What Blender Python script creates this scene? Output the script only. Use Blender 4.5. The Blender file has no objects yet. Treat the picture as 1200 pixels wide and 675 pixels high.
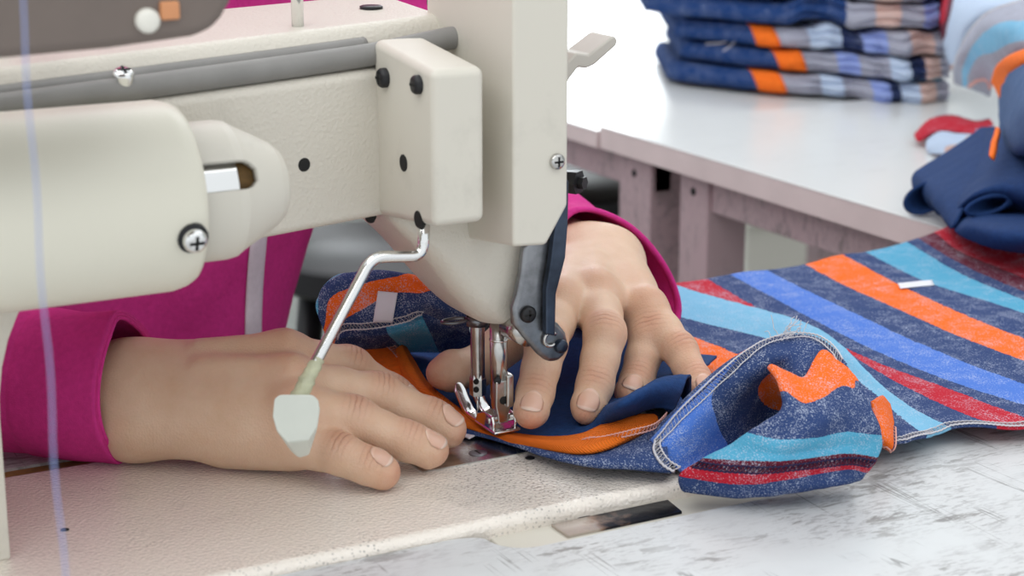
import bpy, bmesh, math, random
import numpy as np
from mathutils import Vector, Matrix, noise as mnoise
random.seed(7)
COL = bpy.context.scene.collection
PI = math.pi
ZT = 0.76                      # height of the machine bed above the floor; everything is modelled with the bed at z=0 and lifted at the end

# ------------------------------------------------------------------ camera and photo measuring helpers
F = 2200.0
PIT, YAW = math.radians(15), math.radians(28.6)
FW = Vector((math.sin(YAW)*math.cos(PIT), math.cos(YAW)*math.cos(PIT), -math.sin(PIT)))
RT = Vector((math.cos(YAW), -math.sin(YAW), 0))
UP = RT.cross(FW)
def ray(x, y):
    return (FW*F + RT*(x-600) + UP*(337.5-y))/F
CAM = -ray(568, 505)*0.88
def atz(x, y, z=0.0):
    d = ray(x, y); return CAM + d*((z-CAM.z)/d.z)
def aty(x, y, Y):
    d = ray(x, y); return CAM + d*((Y-CAM.y)/d.y)
def atx(x, y, X):
    d = ray(x, y); return CAM + d*((X-CAM.x)/d.x)
def atd(x, y, dd):
    return CAM + ray(x, y)*dd
def bone(prev, x, y, L, far=True):
    """point on the sight line of (x,y) at distance L from prev"""
    d = ray(x, y); o = CAM - prev
    a = d.dot(d); b = 2*d.dot(o); c = o.dot(o) - L*L
    q = b*b - 4*a*c
    if q <= 0: t = -b/(2*a)
    else: t = (-b + (1 if far else -1)*math.sqrt(q))/(2*a)
    return CAM + d*t

# ------------------------------------------------------------------ object helpers
def tag(o, label=None, cat=None, group=None, kind=None):
    if label: o['label'] = label
    if cat: o['category'] = cat
    if group: o['group'] = group
    if kind: o['kind'] = kind
    return o
def empty(name, loc=(0,0,0), label=None, cat=None, group=None):
    o = bpy.data.objects.new(name, None); COL.objects.link(o); o.location = loc
    o.empty_display_size = 0.02
    return tag(o, label, cat, group)
def link(name, me, mat=None, parent=None, smooth=True):
    o = bpy.data.objects.new(name, me); COL.objects.link(o)
    if mat is not None and not me.materials: me.materials.append(mat)
    if parent is not None:
        o.parent = parent
        o.matrix_parent_inverse = wm(parent).inverted()
    if smooth:
        for p in me.polygons: p.use_smooth = True
    return o
def wm(o):
    m = Matrix.Translation(o.location) @ o.rotation_euler.to_matrix().to_4x4()
    return m if o.parent is None else wm(o.parent) @ o.matrix_parent_inverse @ m
def sub_empty(name, parent):
    o = empty(name); o.parent = parent; o.matrix_parent_inverse = wm(parent).inverted(); return o
def obj(name, bm, mat=None, parent=None, smooth=True, sharp=None):
    me = bpy.data.meshes.new(name)
    bmesh.ops.recalc_face_normals(bm, faces=bm.faces)
    bm.to_mesh(me); bm.free()
    o = link(name, me, mat, parent, smooth)
    if sharp is not None: sharpen(o, sharp)
    return o
def sharpen(o, deg):
    me = o.data
    bm = bmesh.new(); bm.from_mesh(me)
    th = math.radians(deg)
    for e in bm.edges:
        if len(e.link_faces) == 2 and e.calc_face_angle(0) > th: e.smooth = False
    bm.to_mesh(me); bm.free()
def mesh_np(name, V, Fc, mat=None, parent=None, smooth=True):
    me = bpy.data.meshes.new(name)
    me.from_pydata([tuple(v) for v in V], [], [tuple(int(i) for i in f) for f in Fc]); me.update()
    return link(name, me, mat, parent, smooth)
def mod(o, t, **kw):
    m = o.modifiers.new(t.lower(), t)
    for k, v in kw.items(): setattr(m, k, v)
    return m
def bevel(o, w, seg=3, ang=35):
    mod(o, 'BEVEL', width=w, segments=seg, limit_method='ANGLE', angle_limit=math.radians(ang), harden_normals=False)
    sharpen_auto(o)
    return o
def sharpen_auto(o):
    mod(o, 'WEIGHTED_NORMAL', keep_sharp=True)
    return o

def add_box(bm, lo, hi, M=None):
    v = [bm.verts.new((x, y, z)) for x in (lo[0], hi[0]) for y in (lo[1], hi[1]) for z in (lo[2], hi[2])]
    for f in ((0,1,3,2),(4,6,7,5),(0,4,5,1),(2,3,7,6),(0,2,6,4),(1,5,7,3)): bm.faces.new([v[i] for i in f])
    if M is not None: bmesh.ops.transform(bm, matrix=M, verts=v)
    return v
def add_prism(bm, pts, d):
    """polygon of 3-D points, extruded by vector d"""
    a = [bm.verts.new(p) for p in pts]; b = [bm.verts.new(Vector(p)+Vector(d)) for p in pts]
    n = len(pts)
    bm.faces.new(a); bm.faces.new(b[::-1])
    for i in range(n): bm.faces.new((a[i], b[i], b[(i+1) % n], a[(i+1) % n]))
    return a, b
def frame(t, ref=(0,0,1)):
    t = Vector(t).normalized(); r = Vector(ref)
    if abs(t.dot(r)) > .95: r = Vector((1,0,0))
    a = t.cross(r).normalized(); b = a.cross(t).normalized()
    return a, b
def add_tube(bm, pts, r, n=12, cap=True):
    pts = [Vector(p) for p in pts]; rs = r if isinstance(r, (list, tuple)) else [r]*len(pts)
    rings = []; a = None
    for i, p in enumerate(pts):
        t = (pts[min(i+1, len(pts)-1)] - pts[max(i-1, 0)]).normalized()
        if a is None: a, b = frame(t)
        else:
            a = (a - t*a.dot(t)).normalized(); b = a.cross(t).normalized()
        rings.append([bm.verts.new(p + (a*math.cos(k*2*PI/n) + b*math.sin(k*2*PI/n))*rs[i]) for k in range(n)])
    for i in range(len(pts)-1):
        for k in range(n): bm.faces.new((rings[i][k], rings[i][(k+1) % n], rings[i+1][(k+1) % n], rings[i+1][k]))
    if cap: bm.faces.new(rings[0][::-1]); bm.faces.new(rings[-1])
    return rings
def add_lathe(bm, prof, o, axis, n=32, cap=True):
    """prof: (distance along axis, radius)"""
    o = Vector(o); ax = Vector(axis).normalized(); a, b = frame(ax)
    rings = [[bm.verts.new(o + ax*d + (a*math.cos(k*2*PI/n) + b*math.sin(k*2*PI/n))*max(r, 1e-5)) for k in range(n)] for d, r in prof]
    for i in range(len(prof)-1):
        for k in range(n): bm.faces.new((rings[i][k], rings[i][(k+1) % n], rings[i+1][(k+1) % n], rings[i+1][k]))
    if cap: bm.faces.new(rings[0][::-1]); bm.faces.new(rings[-1])
    return rings
def smooth_path(pts, k=8):
    pts = [Vector(p) for p in pts]; out = []
    n = len(pts)
    for i in range(n-1):
        p0 = pts[max(i-1, 0)]; p1 = pts[i]; p2 = pts[i+1]; p3 = pts[min(i+2, n-1)]
        for j in range(k):
            t = j/k
            out.append(.5*((2*p1) + (p2-p0)*t + (2*p0-5*p1+4*p2-p3)*t*t + (3*p1-p0-3*p2+p3)*t**3))
    out.append(pts[-1]); return out
def fillet_path(pts, r, k=6):
    pts = [Vector(p) for p in pts]; out = [pts[0]]
    for i in range(1, len(pts)-1):
        a = (pts[i-1]-pts[i]); b = (pts[i+1]-pts[i]); rr = min(r, a.length*.45, b.length*.45)
        A = pts[i] + a.normalized()*rr; B = pts[i] + b.normalized()*rr
        for j in range(k+1):
            t = j/k; out.append((1-t)**2*A + 2*t*(1-t)*pts[i] + t*t*B)
    out.append(pts[-1]); return out
def plate(name, outline, holes, z0, z1, mat, parent=None, bev=0.0):
    """flat plate of any outline with holes (2-D points), built through a filled curve"""
    cu = bpy.data.curves.new(name, 'CURVE'); cu.dimensions = '2D'; cu.fill_mode = 'BOTH'
    cu.extrude = (z1-z0)/2
    if bev: cu.bevel_depth = bev; cu.bevel_resolution = 2; cu.extrude = (z1-z0)/2 - bev; cu.offset = -bev
    for loop in [outline]+list(holes):
        sp = cu.splines.new('POLY'); sp.points.add(len(loop)-1); sp.use_cyclic_u = True
        for p, c in zip(sp.points, loop): p.co = (c[0], c[1], 0, 1)
    tmp = bpy.data.objects.new('tmp', cu); COL.objects.link(tmp)
    bpy.context.view_layer.update()
    me = bpy.data.meshes.new_from_object(tmp.evaluated_get(bpy.context.evaluated_depsgraph_get()))
    me.transform(Matrix.Translation((0, 0, (z0+z1)/2)))
    bpy.data.objects.remove(tmp); bpy.data.curves.remove(cu)
    me.materials.clear(); me.name = name
    return link(name, me, mat, parent, smooth=False)

# ------------------------------------------------------------------ sheets: cloth from rows of control points
def catmull(P, n, axis):
    """resample control array P along axis to n samples, Catmull-Rom"""
    P = np.moveaxis(np.asarray(P, float), axis, 0); m = P.shape[0]
    t = np.linspace(0, m-1, n); i = np.minimum(t.astype(int), m-2); f = (t-i).reshape((-1,)+(1,)*(P.ndim-1))
    ext = np.concatenate([2*P[:1]-P[1:2], P, 2*P[-1:]-P[-2:-1]], 0)
    p0, p1, p2, p3 = ext[i], ext[i+1], ext[i+2], ext[i+3]
    R = .5*(2*p1 + (p2-p0)*f + (2*p0-5*p1+4*p2-p3)*f*f + (3*p1-p0-3*p2+p3)*f**3)
    return np.moveaxis(R, 0, axis)
def grid_mesh(name, G, mat, parent=None, uv=None, thick=0.0, closed=False, bump=0.0, bscale=60, seed=0, offset=0.0):
    """G: (n,m,3) points; uv: (n,m,2)"""
    n, m = G.shape[:2]
    V = G.reshape(-1, 3).copy()
    mm = m if closed else m-1
    Fc = []
    for i in range(n-1):
        for j in range(mm):
            j2 = (j+1) % m
            Fc.append((i*m+j, i*m+j2, (i+1)*m+j2, (i+1)*m+j))
    me = bpy.data.meshes.new(name); me.from_pydata([tuple(v) for v in V], [], Fc); me.update()
    if bump:
        nor = [v.normal.copy() for v in me.vertices]
        for v, nn in zip(me.vertices, nor):
            q = v.co*bscale + Vector((seed*7.3, seed*3.1, 0))
            v.co += nn*bump*(mnoise.noise(q) + .5*mnoise.noise(q*2.1))
    if uv is not None:
        lay = me.uv_layers.new(name='UVMap'); U = uv.reshape(-1, 2)
        for p in me.polygons:
            for li in p.loop_indices:
                lay.data[li].uv = U[me.loops[li].vertex_index]
    o = link(name, me, mat, parent)
    if thick:
        mod(o, 'SOLIDIFY', thickness=thick, offset=offset)
    return o
def ctrl(rows, mode='z'):
    """rows of (px, py, height[, extra...]) -> (points, extras)"""
    P = []; E = []
    for r in rows:
        P.append([tuple(atz(q[0], q[1], q[2])) for q in r]); E.append([tuple(q[3:]) for q in r])
    return np.array(P), np.array(E)
# ------------------------------------------------------------------ materials
def mat(name):
    m = bpy.data.materials.new(name); m.use_nodes = True
    nt = m.node_tree; b = nt.nodes['Principled BSDF']
    return m, nt, b
def srgb(r, g, b):
    f = lambda c: (c/255/12.92 if c/255 <= .04045 else ((c/255+.055)/1.055)**2.4)
    return (f(r), f(g), f(b), 1)
def N(nt, t, **kw):
    n = nt.nodes.new(t)
    for k, v in kw.items():
        if k in n.inputs: n.inputs[k].default_value = v
        else: setattr(n, k, v)
    return n
def L(nt, a, b): nt.links.new(a, b)
def coords(nt, scale=(1,1,1), kind='Object', rot=(0,0,0)):
    tc = N(nt, 'ShaderNodeTexCoord'); mp = N(nt, 'ShaderNodeMapping')
    mp.inputs['Scale'].default_value = scale; mp.inputs['Rotation'].default_value = rot
    L(nt, tc.outputs[kind], mp.inputs['Vector']); return mp.outputs['Vector']
def ramp(nt, fac, stops, interp='LINEAR'):
    r = N(nt, 'ShaderNodeValToRGB'); cr = r.color_ramp; cr.interpolation = interp
    while len(cr.elements) < len(stops): cr.elements.new(0.5)
    for e, (p, c) in zip(cr.elements, stops): e.position = p; e.color = c if len(c) == 4 else tuple(c)+(1,)
    if fac is not None: L(nt, fac, r.inputs['Fac'])
    return r
def mix(nt, fac, a, b, blend='MIX'):
    m = N(nt, 'ShaderNodeMix', data_type='RGBA', blend_type=blend)
    for sock, v in ((m.inputs[0], fac), (m.inputs[6], a), (m.inputs[7], b)):
        if isinstance(v, (int, float, tuple)): sock.default_value = v
        else: L(nt, v, sock)
    return m.outputs[2]
def math_(nt, op, a, b=0.0, c=None):
    m = N(nt, 'ShaderNodeMath', operation=op)
    for i, v in enumerate((a, b) if c is None else (a, b, c)):
        if isinstance(v, (int, float)): m.inputs[i].default_value = v
        else: L(nt, v, m.inputs[i])
    return m.outputs[0]
def bumpn(nt, b, h, strength=.2, dist=.001, prev=None):
    n = N(nt, 'ShaderNodeBump'); n.inputs['Strength'].default_value = strength; n.inputs['Distance'].default_value = dist
    L(nt, h, n.inputs['Height'])
    if prev is not None: L(nt, prev, n.inputs['Normal'])
    if b is not None: L(nt, n.outputs['Normal'], b.inputs['Normal'])
    return n.outputs['Normal']
def noise(nt, vec, scale, detail=3, rough=.55, dist=0):
    n = N(nt, 'ShaderNodeTexNoise'); n.inputs['Scale'].default_value = scale; n.inputs['Detail'].default_value = detail
    n.inputs['Roughness'].default_value = rough; n.inputs['Distortion'].default_value = dist
    if vec is not None: L(nt, vec, n.inputs['Vector'])
    return n.outputs['Fac']

def plain(name, col, rough=.5, metal=0.0, nscale=0, namp=.08, bump=0, bscale=400, bdist=.0004, spec=None, coat=0):
    m, nt, b = mat(name)
    b.inputs['Roughness'].default_value = rough; b.inputs['Metallic'].default_value = metal
    if spec is not None: b.inputs['Specular IOR Level'].default_value = spec
    if coat: b.inputs['Coat Weight'].default_value = coat; b.inputs['Coat Roughness'].default_value = .15
    v = coords(nt)
    if nscale:
        nf = noise(nt, v, nscale, 4)
        dark = tuple(c*(1-namp*2) for c in col[:3])+(1,)
        L(nt, ramp(nt, nf, [(.3, dark), (.65, col)]).outputs['Color'], b.inputs['Base Color'])
    else: b.inputs['Base Color'].default_value = col
    if bump: bumpn(nt, b, noise(nt, v, bscale, 2), bump, bdist)
    return m

def paint(name, col, rough, grain, gscale, gdist, speck=0.0, grime=.35, coat=0.0):
    """machine enamel: fine orange-peel grain, faint oily grime, rubbed specks"""
    m, nt, b = mat(name)
    v = coords(nt)
    g1 = noise(nt, v, 14, 5, .6); g2 = noise(nt, v, 55, 5, .7)
    gr = math_(nt, 'MULTIPLY', g1, g2)
    f = ramp(nt, gr, [(.30, (0,0,0,1)), (.46, (1,1,1,1))]).outputs['Color']
    base = mix(nt, math_(nt, 'MULTIPLY', f, grime), col, tuple(c*.72 for c in col[:3])+(1,))
    if speck:
        vv = N(nt, 'ShaderNodeTexVoronoi'); vv.inputs['Scale'].default_value = 520; L(nt, v, vv.inputs['Vector'])
        near = math_(nt, 'LESS_THAN', vv.outputs['Distance'], .28)
        patch = ramp(nt, noise(nt, v, 26, 4), [(.55, (0,0,0,1)), (.68, (1,1,1,1))]).outputs['Color']
        ds = N(nt, 'ShaderNodeVectorMath', operation='DISTANCE'); L(nt, v, ds.inputs[0]); ds.inputs[1].default_value = (-.012, -.062, 0)
        oil = ramp(nt, math_(nt, 'ADD', ds.outputs['Value'], math_(nt, 'MULTIPLY', noise(nt, v, 60, 3), .05)), [(.055, (1,1,1,1)), (.075, (0,0,0,1))]).outputs['Color']
        base = mix(nt, math_(nt, 'MULTIPLY', oil, .22), base, (.17,.16,.14,1))
        patch = math_(nt, 'MAXIMUM', patch, oil)
        s = math_(nt, 'MULTIPLY', math_(nt, 'MULTIPLY', near, patch), speck)
        base = mix(nt, s, base, (.10,.10,.10,1))
    L(nt, base, b.inputs['Base Color'])
    b.inputs['Roughness'].default_value = rough
    nn = bumpn(nt, b, noise(nt, v, gscale, 2, .5), grain, gdist)
    if coat: b.inputs['Coat Weight'].default_value = coat; b.inputs['Coat Roughness'].default_value = .08; L(nt, nn, b.inputs['Coat Normal'])
    return m

M = {}
CREAM = srgb(210, 204, 192)
M['cream'] = paint('cream_enamel', CREAM, .42, .5, 620, .0009)
M['cream_smooth'] = paint('cream_plastic', srgb(209, 204, 192), .45, .06, 900, .0003)
M['motor'] = paint('motor_enamel', srgb(221, 217, 201), .40, .10, 500, .0003, grime=.2)
M['bed'] = paint('bed_enamel', srgb(238, 229, 218), .19, .8, 620, .0009, speck=.5, coat=.8)
M['chrome'] = plain('chrome', (.78,.78,.77,1), .12, 1.0, bump=.05, bscale=300)
M['steel'] = plain('steel', (.60,.59,.57,1), .24, 1.0, nscale=120, namp=.15, bump=.05)
M['dark_steel'] = plain('blued_steel', (.30,.31,.33,1), .32, .88, nscale=90, namp=.3)
M['blue_steel'] = plain('blue_black_steel', (.06,.08,.12,1), .28, .8, nscale=60, namp=.3)
M['black'] = plain('black_oxide', (.014,.014,.016,1), .4, .3)
M['hole'] = plain('black_hole', (.006,.006,.006,1), .8)
M['grey_cable'] = plain('grey_cable_sheath', srgb(135,133,130), .5, nscale=60, namp=.06)
M['grey_plastic'] = plain('grey_plastic', srgb(186,181,172), .5, nscale=30, namp=.03)
M['taupe'] = plain('taupe_plastic', srgb(112,100,93), .55, nscale=40, namp=.04)
M['white_plastic'] = plain('white_plastic', srgb(225,222,212), .4)
M['orange_button'] = plain('orange_button', srgb(205,140,95), .4)
M['brown'] = plain('brown_felt', srgb(105,78,38), .8, nscale=300, namp=.2)
M['glue'] = plain('yellowed_glue', srgb(196,196,165), .25, nscale=200, namp=.12, bump=.5, bscale=180, bdist=.002)
M['white_block'] = plain('white_eraser', srgb(214,217,207), .65, nscale=60, namp=.03, bump=.1, bscale=300)
M['thread'] = plain('thread_fibre', srgb(140,155,205), .8, bump=.3, bscale=900)
# ------------------------------------------------------------------ the sewing machine
mach = empty('sewing_machine', (-.05, 0, -.004), 'cream industrial sewing machine with its needle down on striped cloth', 'sewing machine')

def screw(name, pos, nrm, r, h, mt, parent, slot=True, cross=False):
    bm = bmesh.new(); n = Vector(nrm).normalized()
    add_lathe(bm, [(-.002, r), (h*.55, r), (h*.85, r*.86), (h, r*.55)], pos, n, 20)
    o = obj(name, bm, mt, parent, sharp=40)
    if slot:
        bm = bmesh.new(); a, b = frame(n); c = Vector(pos)+n*(h*.93)
        for ax, bx in (((a, b), (b, a)) if cross else ((a, b),)):
            Mx = Matrix((ax, bx, n)).transposed().to_4x4(); Mx.translation = c
            add_box(bm, (-r*.62, -r*.13, -h*.1), (r*.62, r*.13, h*.12), Mx)
        obj('slot', bm, M['hole'], o, smooth=False)
    return o

# bed with rounded front edge
bm = bmesh.new(); add_box(bm, (-.40, -.100, -.045), (.075, .050, 0))
bed = obj('bed', bm, M['bed'], mach); bevel(bed, .005, 4)
# slide plate let into the flange beside the bed
bm = bmesh.new(); add_prism(bm, [(x, y, -.012) for x, y in ((-.050,-.0985),(.085,-.0985),(.085,-.1235),(-.034,-.1235),(-.045,-.117),(-.051,-.108))], (0,0,.0045)); fl = obj('flange', bm, M['cream_smooth'], mach); bevel(fl, .001, 2)
bm = bmesh.new()
q = [(-.022,-.1155),( .034,-.1155),(.036,-.1015),(-.022,-.1015)]
add_prism(bm, [(x, y, -.0074) for x, y in q], (0, 0, .0012))
def slide_mat():
    m, nt, b = mat('graded_slide_plate'); v = coords(nt)
    f = noise(nt, v, 45, 5, .6); sp = N(nt, 'ShaderNodeSeparateXYZ'); L(nt, v, sp.inputs[0])
    g = math_(nt, 'ADD', math_(nt, 'MULTIPLY', sp.outputs['X'], 14.0), f)
    c = ramp(nt, g, [(.40, srgb(190,180,172)), (.50, srgb(150,125,112)), (.60, srgb(30,32,42)), (1, srgb(25,28,38))])  # pale at one end, through brown to near black at the other
    L(nt, c.outputs['Color'], b.inputs['Base Color']); b.inputs['Metallic'].default_value = .8; b.inputs['Roughness'].default_value = .22
    bumpn(nt, b, noise(nt, v, 300, 3), .15, .0004); return m
obj('slide_plate', bm, slide_mat(), mach, smooth=False)
screw('screw', atz(683, 607, -.0075), (0,0,1), .0035, .001, M['black'], mach, False)
screw('screw', atz(621, 537, 0), (0,0,1), .0022, .0006, M['black'], mach, False)
screw('screw', atz(76, 621, 0), (0,0,1), .0018, .0004, M['hole'], mach, False)
# needle plate
pl = [(-.050,-.036),(.010,-.036)]+[(.010+.026*math.sin(t), -.004-.032*math.cos(t)) for t in np.linspace(.15, PI-.15, 18)]+[(.010,.028),(-.050,.028)]
npl = plate('needle_plate', pl, [], -.001, .0006, M['steel'], mach)
bm = bmesh.new()
for yy in (-.004, 0.0, .012):
    add_box(bm, (-.012, yy+.003, .0003), (.010, yy+.0045, .0008))
obj('feed_slot', bm, M['hole'], npl, smooth=False)
screw('screw', atz(560, 531, .0006), (0,0,1), .0042, .0005, M['dark_steel'], npl)

# arm: profile swept along X, narrowing towards the head
YA = -.020
KA = .16
def armp(x, dy, z): return Vector((x, YA + KA*(x+.06) + dy, z + .027*(x+.06)))
prof = [(0,.1135),(0,.1765),(.010,.1780),(.010,.1865),(.0145,.1945),(.090,.1975),(.100,.192),(.104,.180),(.104,.120),(.09,.113)]
bm = bmesh.new(); A = [armp(-.40, y + (.0 if i < 5 else .03), z) for i, (y, z) in enumerate(prof)]; B = [armp(-.018, y - (.0 if i < 5 else .010), z) for i, (y, z) in enumerate(prof)]
va = [bm.verts.new(p) for p in A]; vb = [bm.verts.new(p) for p in B]; bm.faces.new(va); bm.faces.new(vb[::-1])
for i in range(len(prof)): bm.faces.new((va[i], vb[i], vb[(i+1) % len(prof)], va[(i+1) % len(prof)]))
arm = obj('arm', bm, M['cream'], mach); bevel(arm, .0035, 4, 25)
# column on which the arm stands, with a curved inner corner
bm = bmesh.new()
xi = -.2330
pts = [(-.40, 0), (xi, 0), (xi, .058)] + [(xi + .034*(1-math.cos(a)), .058 + .058*math.sin(a)) for a in np.linspace(.15, PI/2, 8)] + [(-.19, .118), (-.40, .118)]
add_prism(bm, [(x, -.045, z) for x, z in pts], (0, .10, 0))
colm = obj('column', bm, M['cream'], mach); bevel(colm, .006, 4, 40)

# cable on the ledge
cab = [armp(x, .0055, z) for x, z in ((-.40,.1818),(-.30,.1818),(-.22,.1818),(-.15,.1820),(-.10,.1822),(-.062,.1826))] + [Vector((-.045,-.017,.1850)), Vector((-.026,-.016,.1872)), Vector((-.018,-.016,.1875))]
bm = bmesh.new(); add_tube(bm, smooth_path(cab, 8), .0050, 16); obj('cable', bm, M['grey_cable'], mach)
bm = bmesh.new(); add_tube(bm, smooth_path([p+Vector((0,.0052,.0035)) for p in cab[:6]], 8), .0036, 12); obj('cable', bm, M['grey_cable'], mach)
p = armp(-.1745, .0045, .1858); screw('clamp_screw', p, (0,-.35,.9), .0042, .0046, M['chrome'], mach, True, True)
# plugs and holes
p = aty(356, 193, YA); p = aty(356, 193, YA+KA*(p.x+.06)); screw('plug', p, (.16,-1,0), .0032, .0005, M['hole'], mach, False)
for px in ((435, 9), (513, 0)): screw('plug', atz(px[0], px[1], .1968), (0,0,1), .0052, .0012, M['black'], mach, False)
pp = atz(349, 32, .1938)
bm = bmesh.new(); add_tube(bm, [pp-Vector((0,0,.004)), pp+Vector((0,0,.05))], .0026, 16); obj('thread_pin', bm, M['chrome'], mach)

# side cover (block) bolted to the back of the arm
def rounded_block(name, outline, y0, y1, mt, bev, front_shift=None):
    bm = bmesh.new(); a, b = add_prism(bm, [(x, y1, z) for x, z in outline], (0, y0-y1, 0))
    if front_shift: front_shift(b)
    o = obj(name, bm, mt, mach); bevel(o, bev, 4, 20); return o
X1, Y1 = -.0610, -.073
def fs(vs):
    for v in vs:
        v.co.z += (-.0065 if v.co.z > .15 else .006)
blk = rounded_block('thread_cover', [(X1,.1135),(X1+.0235,.1135),(X1+.0235,.1895),(X1,.1895)], Y1, YA+.004, M['cream_smooth'], .0035, fs)
def on_x(px, py, X): return atx(px, py, X)
screw('bolt', on_x(452, 91, X1), (-1,0,0), .0042, .0035, M['black'], blk, True, True)
screw('bolt', on_x(491, 99, X1), (-1,0,0), .0040, .0030, M['black'], blk, True)
for q in ((473, 191), (490, 257)): screw('bolt_hole', on_x(q[0], q[1], X1), (-1,0,0), .0036, .0004, M['hole'], blk, False)
# face cover
X2, Y2 = -.0230, -.070
def fs2(vs):
    for v in vs:
        if v.co.z < .15: v.co.z += .010
fc = rounded_block('face_cover', [(X2,.0965),(X2+.016,.0955),(X2+.0262,.1115),(X2+.0262,.222),(X2+.0242,.2245),(X2+.002,.2245),(X2,.222)], Y2, YA+.03, M['cream_smooth'], .0035, fs2)
screw('screw', aty(652, 189, Y2), (0,-1,0), .0034, .0024, M['steel'], fc, True, True)
# head end above the casting
bm = bmesh.new(); add_box(bm, (-.030, YA+.014, .108), (.0295, .060, .1900)); hd = obj('head', bm, M['cream'], mach); bevel(hd, .004, 4)
# lower casting that tapers to the bars
def rr(cx, cy, hx, hy, r, n=6):
    pts = []
    for sx, sy, a0 in ((1,1,0),(-1,1,PI/2),(-1,-1,PI),(1,-1,1.5*PI)):
        for k in range(n+1):
            a = a0 + k*PI/2/n
            pts.append((cx+sx*(hx-r)+r*math.cos(a), cy+sy*(hy-r)+r*math.sin(a)))
    return pts
lv = [(.120,-.060,.0295,-.026,.045,.006),(.110,-.057,.0295,-.028,.040,.009),(.100,-.0465,.029,-.031,.034,.012),(.090,-.0385,.028,-.032,.030,.013),(.079,-.031,.026,-.032,.027,.013),
      (.070,-.0235,.024,-.031,.024,.013),(.0635,-.0175,.022,-.029,.022,.013),(.0595,-.0125,.020,-.0265,.020,.012),(.0575,-.008,.017,-.0235,.017,.010)]
bm = bmesh.new(); rings = []
for z, xa, xb, ya, yb, r in lv:
    rings.append([bm.verts.new((x, y, z)) for x, y in rr((xa+xb)/2, (ya+yb)/2, (xb-xa)/2, (yb-ya)/2, r)])
for a, b in zip(rings, rings[1:]):
    n = len(a)
    for k in range(n): bm.faces.new((a[k], a[(k+1) % n], b[(k+1) % n], b[k]))
bm.faces.new(rings[0]); bm.faces.new(rings[-1][::-1])
cast = obj('needle_casting', bm, M['cream'], mach); mod(cast, 'SUBSURF', levels=1, render_levels=2)
screw('plug', aty(434, 256, -.012), (-.6,-.6,-.4), .0022, .001, M['hole'], cast, False)
# needle bar, clamp, needle
NB = Vector((0, .0068, 0)); PB = Vector((0, -.0140, 0))
bm = bmesh.new(); add_lathe(bm, [(.0165,.0022),(.0175,.0034),(.060,.0034)], NB, (0,0,1), 24); nb = obj('needle_bar', bm, M['steel'], mach, sharp=40)
bm = bmesh.new(); add_lathe(bm, [(.050,.0052),(.0545,.0054)], NB, (0,0,1), 24); obj('bushing', bm, M['dark_steel'], nb)
bm = bmesh.new(); add_lathe(bm, [(0.0160,.0039),(.024,.0040),(.0265,.0034)], NB, (0,0,1), 6); obj('needle_clamp', bm, M['steel'], nb, smooth=False)
for z in (.0195, .0235): screw('screw', NB+Vector((-.0024,-.0030,z)), (-.65,-.75,0), .0013, .0006, M['hole'], nb, False)
bm = bmesh.new(); add_lathe(bm, [(-.003,.0001),(.001,.0005),(.012,.0006),(.013,.0010),(.018,.0010)], NB, (0,0,1), 12); obj('needle', bm, M['chrome'], nb)
bm = bmesh.new(); c0 = NB+Vector((-.0115,.001,.0545))
add_tube(bm, [c0+Vector((.007*math.cos(a)*.9, .0035*math.sin(a), -.0012)) for a in np.linspace(.3, 2*PI-.2, 20)]+[c0+Vector((.008,0,.004))], .0008, 8); obj('thread_guide', bm, M['dark_steel'], nb)
# presser bar and foot
bm = bmesh.new(); add_lathe(bm, [(.0205,.0040),(.060,.0042)], PB, (0,0,1), 24); pb = obj('presser_bar', bm, M['steel'], mach)
bm = bmesh.new(); add_lathe(bm, [(.0480,.00435),(.0488,.0044)], PB, (0,0,1), 24); obj('collar', bm, M['chrome'], pb)
bm = bmesh.new(); add_box(bm, (.0008,-.0066,.0170),(.0046,.0040,.0330), Matrix.Translation(PB)); o = obj('thumb_block', bm, M['steel'], pb); bevel(o, .0012, 3)
screw('screw', PB+Vector((-.0026,-.0036,.0300)), (-.5,-.8,0), .0017, .0010, M['black'], pb)
foot = sub_empty('presser_foot', mach)
def foot_obj(name, bm, mt, bev=.0006):
    o = obj(name, bm, mt, foot); bevel(o, bev, 2); return o
FZ = .0064; FX = .0004
bm = bmesh.new()          # shank: flat tongue that narrows towards the hinge
A = [(-.0042,.0300),(.0036,.0300),(.0040,.0180),(.0026,.0135),(.0022,FZ+.0030),(-.0030,FZ+.0030),(-.0034,.0135),(-.0044,.0180)]
add_prism(bm, [(x+FX, PB.y-.0046, z) for x, z in A], (0,.0052,0)); foot_obj('shank', bm, M['steel'], .0008)
screw('slot_screw', Vector((FX-.0004, PB.y-.0046, .0205)), (0,-1,0), .0019, .0004, M['hole'], foot, False)
bm = bmesh.new()
for xa in (-.0072, .0042): 
    add_prism(bm, [(xa+FX, y, z) for y, z in ((-.0205,FZ+.0008),(-.0210,FZ+.0040),(-.0195,FZ+.0074),(-.0120,FZ+.0080),(-.0050,FZ+.0050),(-.0030,FZ+.0008))], (.0018,0,0))
foot_obj('hinge_lug', bm, M['chrome'], .0006)
bm = bmesh.new(); add_lathe(bm, [(-.0080,.0014),(-.0074,.0018),(.0066,.0018),(.0072,.0014)], (FX,-.0165,FZ+.0048), (1,0,0), 16); foot_obj('hinge_pin', bm, M['steel'], .0003)
bm = bmesh.new(); add_box(bm, (-.0076+FX,-.0235,FZ-.0002),(.0062+FX,-.0030,FZ+.0012)); foot_obj('sole', bm, M['chrome'], .0006)
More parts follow.
